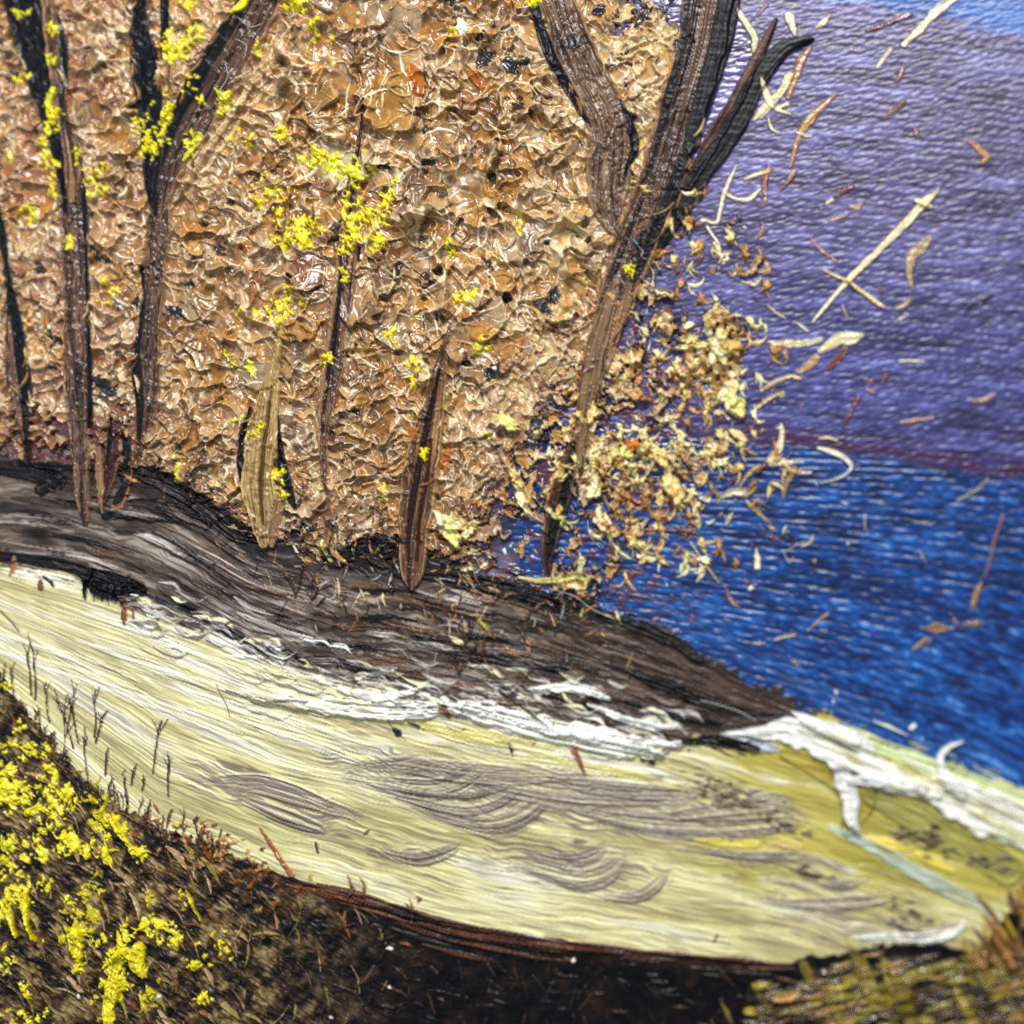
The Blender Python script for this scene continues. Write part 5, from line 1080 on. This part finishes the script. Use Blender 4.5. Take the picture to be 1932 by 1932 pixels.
px, py = lay(X.astype(np.float64), Y.astype(np.float64))
VZ = (H * U + 0.0002).astype(np.float32)
lean = np.clip(H - 14, 0, 26) * cov * LEANMASK                      # wet crests slump over
la = 1.15 + 2.2 * (vn(X / 120, Y / 120, 205) - .5)
px = px + lean * U * .40 * np.cos(la); py = py - lean * U * .40 * np.sin(la)
V = np.stack([px.astype(np.float32), py.astype(np.float32), VZ], -1)
# normals of the whole sheet, so that pieces join without seams
du = np.gradient(V, axis=1); dv = np.gradient(V, axis=0)
Nn = np.cross(dv, du); Nn /= np.maximum(np.linalg.norm(Nn, axis=-1, keepdims=True), 1e-20)
if Nn[NY // 2, NX // 2, 2] < 0: Nn = -Nn
lin = np.where(C <= 0.04045, C / 12.92, ((np.clip(C, 0, 1) + 0.055) / 1.055) ** 2.4).astype(np.float32)
V = V.reshape(-1, 3); Nn = Nn.reshape(-1, 3); lin = lin.reshape(-1, 3)

# ------------------------------------------------------------------ materials
def paint_mat(name, rough, rvar, spec, coat, bump, scale):
    m = bpy.data.materials.new(name); m.use_nodes = True
    nt = m.node_tree; n = nt.nodes; l = nt.links
    b = n['Principled BSDF']
    at = n.new('ShaderNodeAttribute'); at.attribute_name = 'pigment'
    tc = n.new('ShaderNodeTexCoord')
    nz = n.new('ShaderNodeTexNoise'); nz.inputs['Scale'].default_value = scale; nz.inputs['Detail'].default_value = 5
    l.new(tc.outputs['Object'], nz.inputs['Vector'])
    mr = n.new('ShaderNodeMapRange'); mr.inputs[1].default_value = .3; mr.inputs[2].default_value = .7; mr.inputs[3].default_value = rough - rvar; mr.inputs[4].default_value = rough + rvar
    l.new(nz.outputs['Fac'], mr.inputs[0]); l.new(mr.outputs[0], b.inputs['Roughness'])
    n2 = n.new('ShaderNodeTexNoise'); n2.inputs['Scale'].default_value = scale * 3.1; n2.inputs['Detail'].default_value = 4
    l.new(tc.outputs['Object'], n2.inputs['Vector'])
    hs = n.new('ShaderNodeHueSaturation')
    mv = n.new('ShaderNodeMapRange'); mv.inputs[1].default_value = .3; mv.inputs[2].default_value = .7; mv.inputs[3].default_value = .84; mv.inputs[4].default_value = 1.14
    l.new(n2.outputs['Fac'], mv.inputs[0]); l.new(mv.outputs[0], hs.inputs['Value'])
    l.new(at.outputs['Color'], hs.inputs['Color']); l.new(hs.outputs[0], b.inputs['Base Color'])
    bp = n.new('ShaderNodeBump'); bp.inputs['Strength'].default_value = bump; bp.inputs['Distance'].default_value = 0.00008
    l.new(n2.outputs['Fac'], bp.inputs['Height']); l.new(bp.outputs[0], b.inputs['Normal'])
    b.inputs['Specular IOR Level'].default_value = spec
    b.inputs['Coat Weight'].default_value = coat; b.inputs['Coat Roughness'].default_value = .22
    return m
MAT = dict(paint=paint_mat('impasto_paint', .25, .07, .52, .05, .10, 2400), trunk=paint_mat('streaked_brown_paint', .30, .08, .36, .0, .06, 2400), dark=paint_mat('lean_dark_paint', .36, .08, .16, .0, .06, 2400), thin=paint_mat('brushed_thin_paint', .36, .08, .38, .0, .08, 2600),
           sand=paint_mat('satin_paint', .42, .08, .45, .0, .12, 2600), thick=paint_mat('white_body_paint', .34, .06, .5, .1, .1, 1800))
cm_ = bpy.data.materials.new('primed_canvas'); cm_.use_nodes = True
nt = cm_.node_tree; b = nt.nodes['Principled BSDF']
wv = nt.nodes.new('ShaderNodeTexWave'); wv.inputs['Scale'].default_value = 400
tc = nt.nodes.new('ShaderNodeTexCoord'); nt.links.new(tc.outputs['Object'], wv.inputs['Vector'])
rp = nt.nodes.new('ShaderNodeValToRGB'); rp.color_ramp.elements[0].color = (.62, .58, .5, 1); rp.color_ramp.elements[1].color = (.74, .71, .63, 1)
nt.links.new(wv.outputs['Fac'], rp.inputs[0]); nt.links.new(rp.outputs[0], b.inputs['Base Color']); b.inputs['Roughness'].default_value = .9

# ------------------------------------------------------------------ cut the sheet into its pieces
root = bpy.data.objects.new('oil_painting', None)
root.empty_display_size = .05
scene.collection.objects.link(root)
root['label'] = 'thickly painted oil landscape of brown trees, blue lake and pale sand'
root['category'] = 'painting'

jj, ii = np.meshgrid(np.arange(NY - 1), np.arange(NX - 1), indexing='ij')
a0 = (jj * NX + ii).ravel(); quads = np.stack([a0, a0 + NX, a0 + NX + 1, a0 + 1], -1)
fl = L[:-1, :-1].ravel()
order = np.argsort(fl, kind='stable'); fls = fl[order]
starts = np.searchsorted(fls, np.arange(_next[0] + 1))
OBJ = {}
def make(i):
    f = quads[order[starts[i]:starts[i + 1]]]
    if len(f) == 0: return None
    vid, inv = np.unique(f, return_inverse=True)
    me = bpy.data.meshes.new(PIECES[i]['name'])
    me.vertices.add(len(vid)); me.vertices.foreach_set('co', V[vid].ravel())
    nf_ = len(f)
    me.loops.add(nf_ * 4); me.loops.foreach_set('vertex_index', inv.ravel().astype(np.int32))
    me.polygons.add(nf_); me.polygons.foreach_set('loop_start', np.arange(0, nf_ * 4, 4, dtype=np.int32))
    me.polygons.foreach_set('use_smooth', np.ones(nf_, bool))
    at = me.attributes.new('pigment', 'FLOAT_COLOR', 'POINT')
    at.data.foreach_set('color', np.concatenate([lin[vid], np.ones((len(vid), 1), np.float32)], 1).ravel())
    me.update(calc_edges=True)
    me.normals_split_custom_set_from_vertices(Nn[vid])
    me.materials.append(MAT[PIECES[i]['mat']])
    o_ = bpy.data.objects.new(PIECES[i]['name'], me)
    scene.collection.objects.link(o_)
    if PIECES[i]['label']: o_['label'] = PIECES[i]['label']
    if PIECES[i]['kind']: o_['kind'] = PIECES[i]['kind']
    return o_
for i in range(1, _next[0]):
    OBJ[i] = make(i)
def depth_parent(i):
    """thing > part > sub-part, no deeper"""
    p = PIECES[i]['parent']
    if p is None: return root
    g = PIECES[p]['parent']
    if g is not None:                       # would be a fourth level
        return OBJ.get(g) or root
    return OBJ.get(p) or root
for i, o_ in OBJ.items():
    if o_ is not None: o_.parent = depth_parent(i)

# the canvas board under the paint
x0, y0 = lay(np.array([xs[0], xs[-1]], float), np.array([ys[-1], ys[0]], float))
hw = max(abs(px).max(), abs(py).max())
cx = [(px[0, 0], py[0, 0]), (px[0, -1], py[0, -1]), (px[-1, -1], py[-1, -1]), (px[-1, 0], py[-1, 0])]
top, bot = 0.0001, -0.016
me = bpy.data.meshes.new('canvas')
me.from_pydata([(a, b_, top) for a, b_ in cx] + [(a, b_, bot) for a, b_ in cx], [],
               [(3, 2, 1, 0), (4, 5, 6, 7), (0, 1, 5, 4), (1, 2, 6, 5), (2, 3, 7, 6), (3, 0, 4, 7)])
me.materials.append(cm_)
cv = bpy.data.objects.new('canvas', me); scene.collection.objects.link(cv); cv.parent = root

# ------------------------------------------------------------------ lint that has settled on the wet paint
fm = {}
def fibre_mat(name, c):
    m = bpy.data.materials.new(name); m.use_nodes = True
    nt = m.node_tree; b_ = nt.nodes['Principled BSDF']
    nz = nt.nodes.new('ShaderNodeTexNoise'); nz.inputs['Scale'].default_value = 900
    r_ = nt.nodes.new('ShaderNodeValToRGB'); r_.color_ramp.elements[0].color = (*[v_ * .7 for v_ in c], 1); r_.color_ramp.elements[1].color = (*c, 1)
    nt.links.new(nz.outputs['Fac'], r_.inputs[0]); nt.links.new(r_.outputs[0], b_.inputs['Base Color']); b_.inputs['Roughness'].default_value = .5
    return m
PALE = fibre_mat('pale_lint', (.62, .60, .56)); TEAL = fibre_mat('teal_lint', (.02, .30, .30)); DARKF = fibre_mat('dark_hair', (.05, .035, .03))
def fibre(pts, rad, mat, label, group=None, lift=1.6):
    c = spline([(x, y, 0) for x, y in pts], 6)
    P3 = []
    for q, (x, y, _) in enumerate(c):
        i_ = min(np.searchsorted(xs, x), NX - 1); j_ = min(np.searchsorted(ys, y), NY - 1)
        P3.append([x, y, float(H[max(j_ - 2, 0):j_ + 3, max(i_ - 2, 0):i_ + 3].max())])
    P3 = np.array(P3)
    for _ in range(2):
        P3[1:-1, 2] = np.maximum(P3[1:-1, 2], (P3[:-2, 2] + P3[2:, 2]) / 2)
    fx, fy = lay(P3[:, 0], P3[:, 1]); fz = (P3[:, 2] + lift) * U + .0002
    Q = np.stack([fx, fy, fz], 1); base_ = Q[0].copy(); Q -= base_
    T_ = np.gradient(Q, axis=0); T_ /= np.linalg.norm(T_, axis=1, keepdims=True)
    A_ = np.cross(T_, [0, 0, 1.0]); A_ /= np.linalg.norm(A_, axis=1, keepdims=True); B_ = np.cross(T_, A_)
    vs_, fs_ = [], []
    for q in range(len(Q)):
        r_ = rad * U * (1 if 0 < q < len(Q) - 1 else .4)
        for k in range(5):
            t_ = k / 5 * 2 * math.pi
            vs_.append(Q[q] + (A_[q] * math.cos(t_) + B_[q] * math.sin(t_)) * r_)
    for q in range(len(Q) - 1):
        for k in range(5):
            a_ = q * 5 + k; b_ = q * 5 + (k + 1) % 5
            fs_.append((a_, b_, b_ + 5, a_ + 5))
    fs_ += [tuple(range(4, -1, -1)), tuple(range(len(vs_) - 5, len(vs_)))]
    me = bpy.data.meshes.new('lint_fibre'); me.from_pydata([tuple(v_) for v_ in vs_], [], fs_)
    me.polygons.foreach_set('use_smooth', np.ones(len(fs_), bool)); me.materials.append(mat)
    o_ = bpy.data.objects.new('lint_fibre', me); o_.location = base_; scene.collection.objects.link(o_)
    o_['label'] = label; o_['category'] = 'fibre'
    if group: o_['group'] = group
fibre([(1196, 454), (1200, 462), (1206, 468)], 1.9, TEAL, 'short teal fibre stuck on the trunk of the large forking tree')
fibre([(1206, 470), (1214, 478), (1210, 488)], .7, PALE, 'tiny pale hair curling just below the teal fibre')
fibre([(430, 120), (436, 150), (424, 172), (432, 196)], .6, PALE, 'pale hair wriggling down the broad brown slanting limb')
fibre([(448, 78), (470, 92), (468, 116)], .55, PALE, 'pale hair looped near the top of the broad slanting limb')
fibre([(455, 40), (476, 56), (500, 50)], .55, PALE, 'pale hair lying across the top of the slanting limb')
fibre([(1108, 980), (1112, 1004), (1120, 1020), (1134, 1034)], .6, PALE, 'pale thread hanging beside the foot of the trunk in the water')
fibre([(1478, 1040), (1484, 1054), (1490, 1062), (1498, 1050)], .7, PALE, 'white forked wisp of lint on the open blue water')
fibre([(1480, 1042), (1500, 1030), (1520, 1020)], .6, PALE, 'straight white lint beside the forked wisp on the water')
fibre([(900, 1245), (950, 1290), (1000, 1340), (1040, 1372)], .9, DARKF, 'long dark hair lying across the white crest')
fibre([(1040, 1110), (1085, 1125), (1120, 1150), (1165, 1170)], .6, PALE, 'long pale hair along the top of the dark bank')
fibre([(1320, 1320), (1360, 1330), (1400, 1344), (1430, 1362)], .7, PALE, 'pale hair on the brown tip of the bank')
fibre([(410, 1290), (430, 1330), (436, 1352)], .6, DARKF, 'short dark hair on the pale sand at the left')
fibre([(0, 1150), (22, 1170), (40, 1192)], 1.0, DARKF, 'dark hair at the left edge of the pale sand')
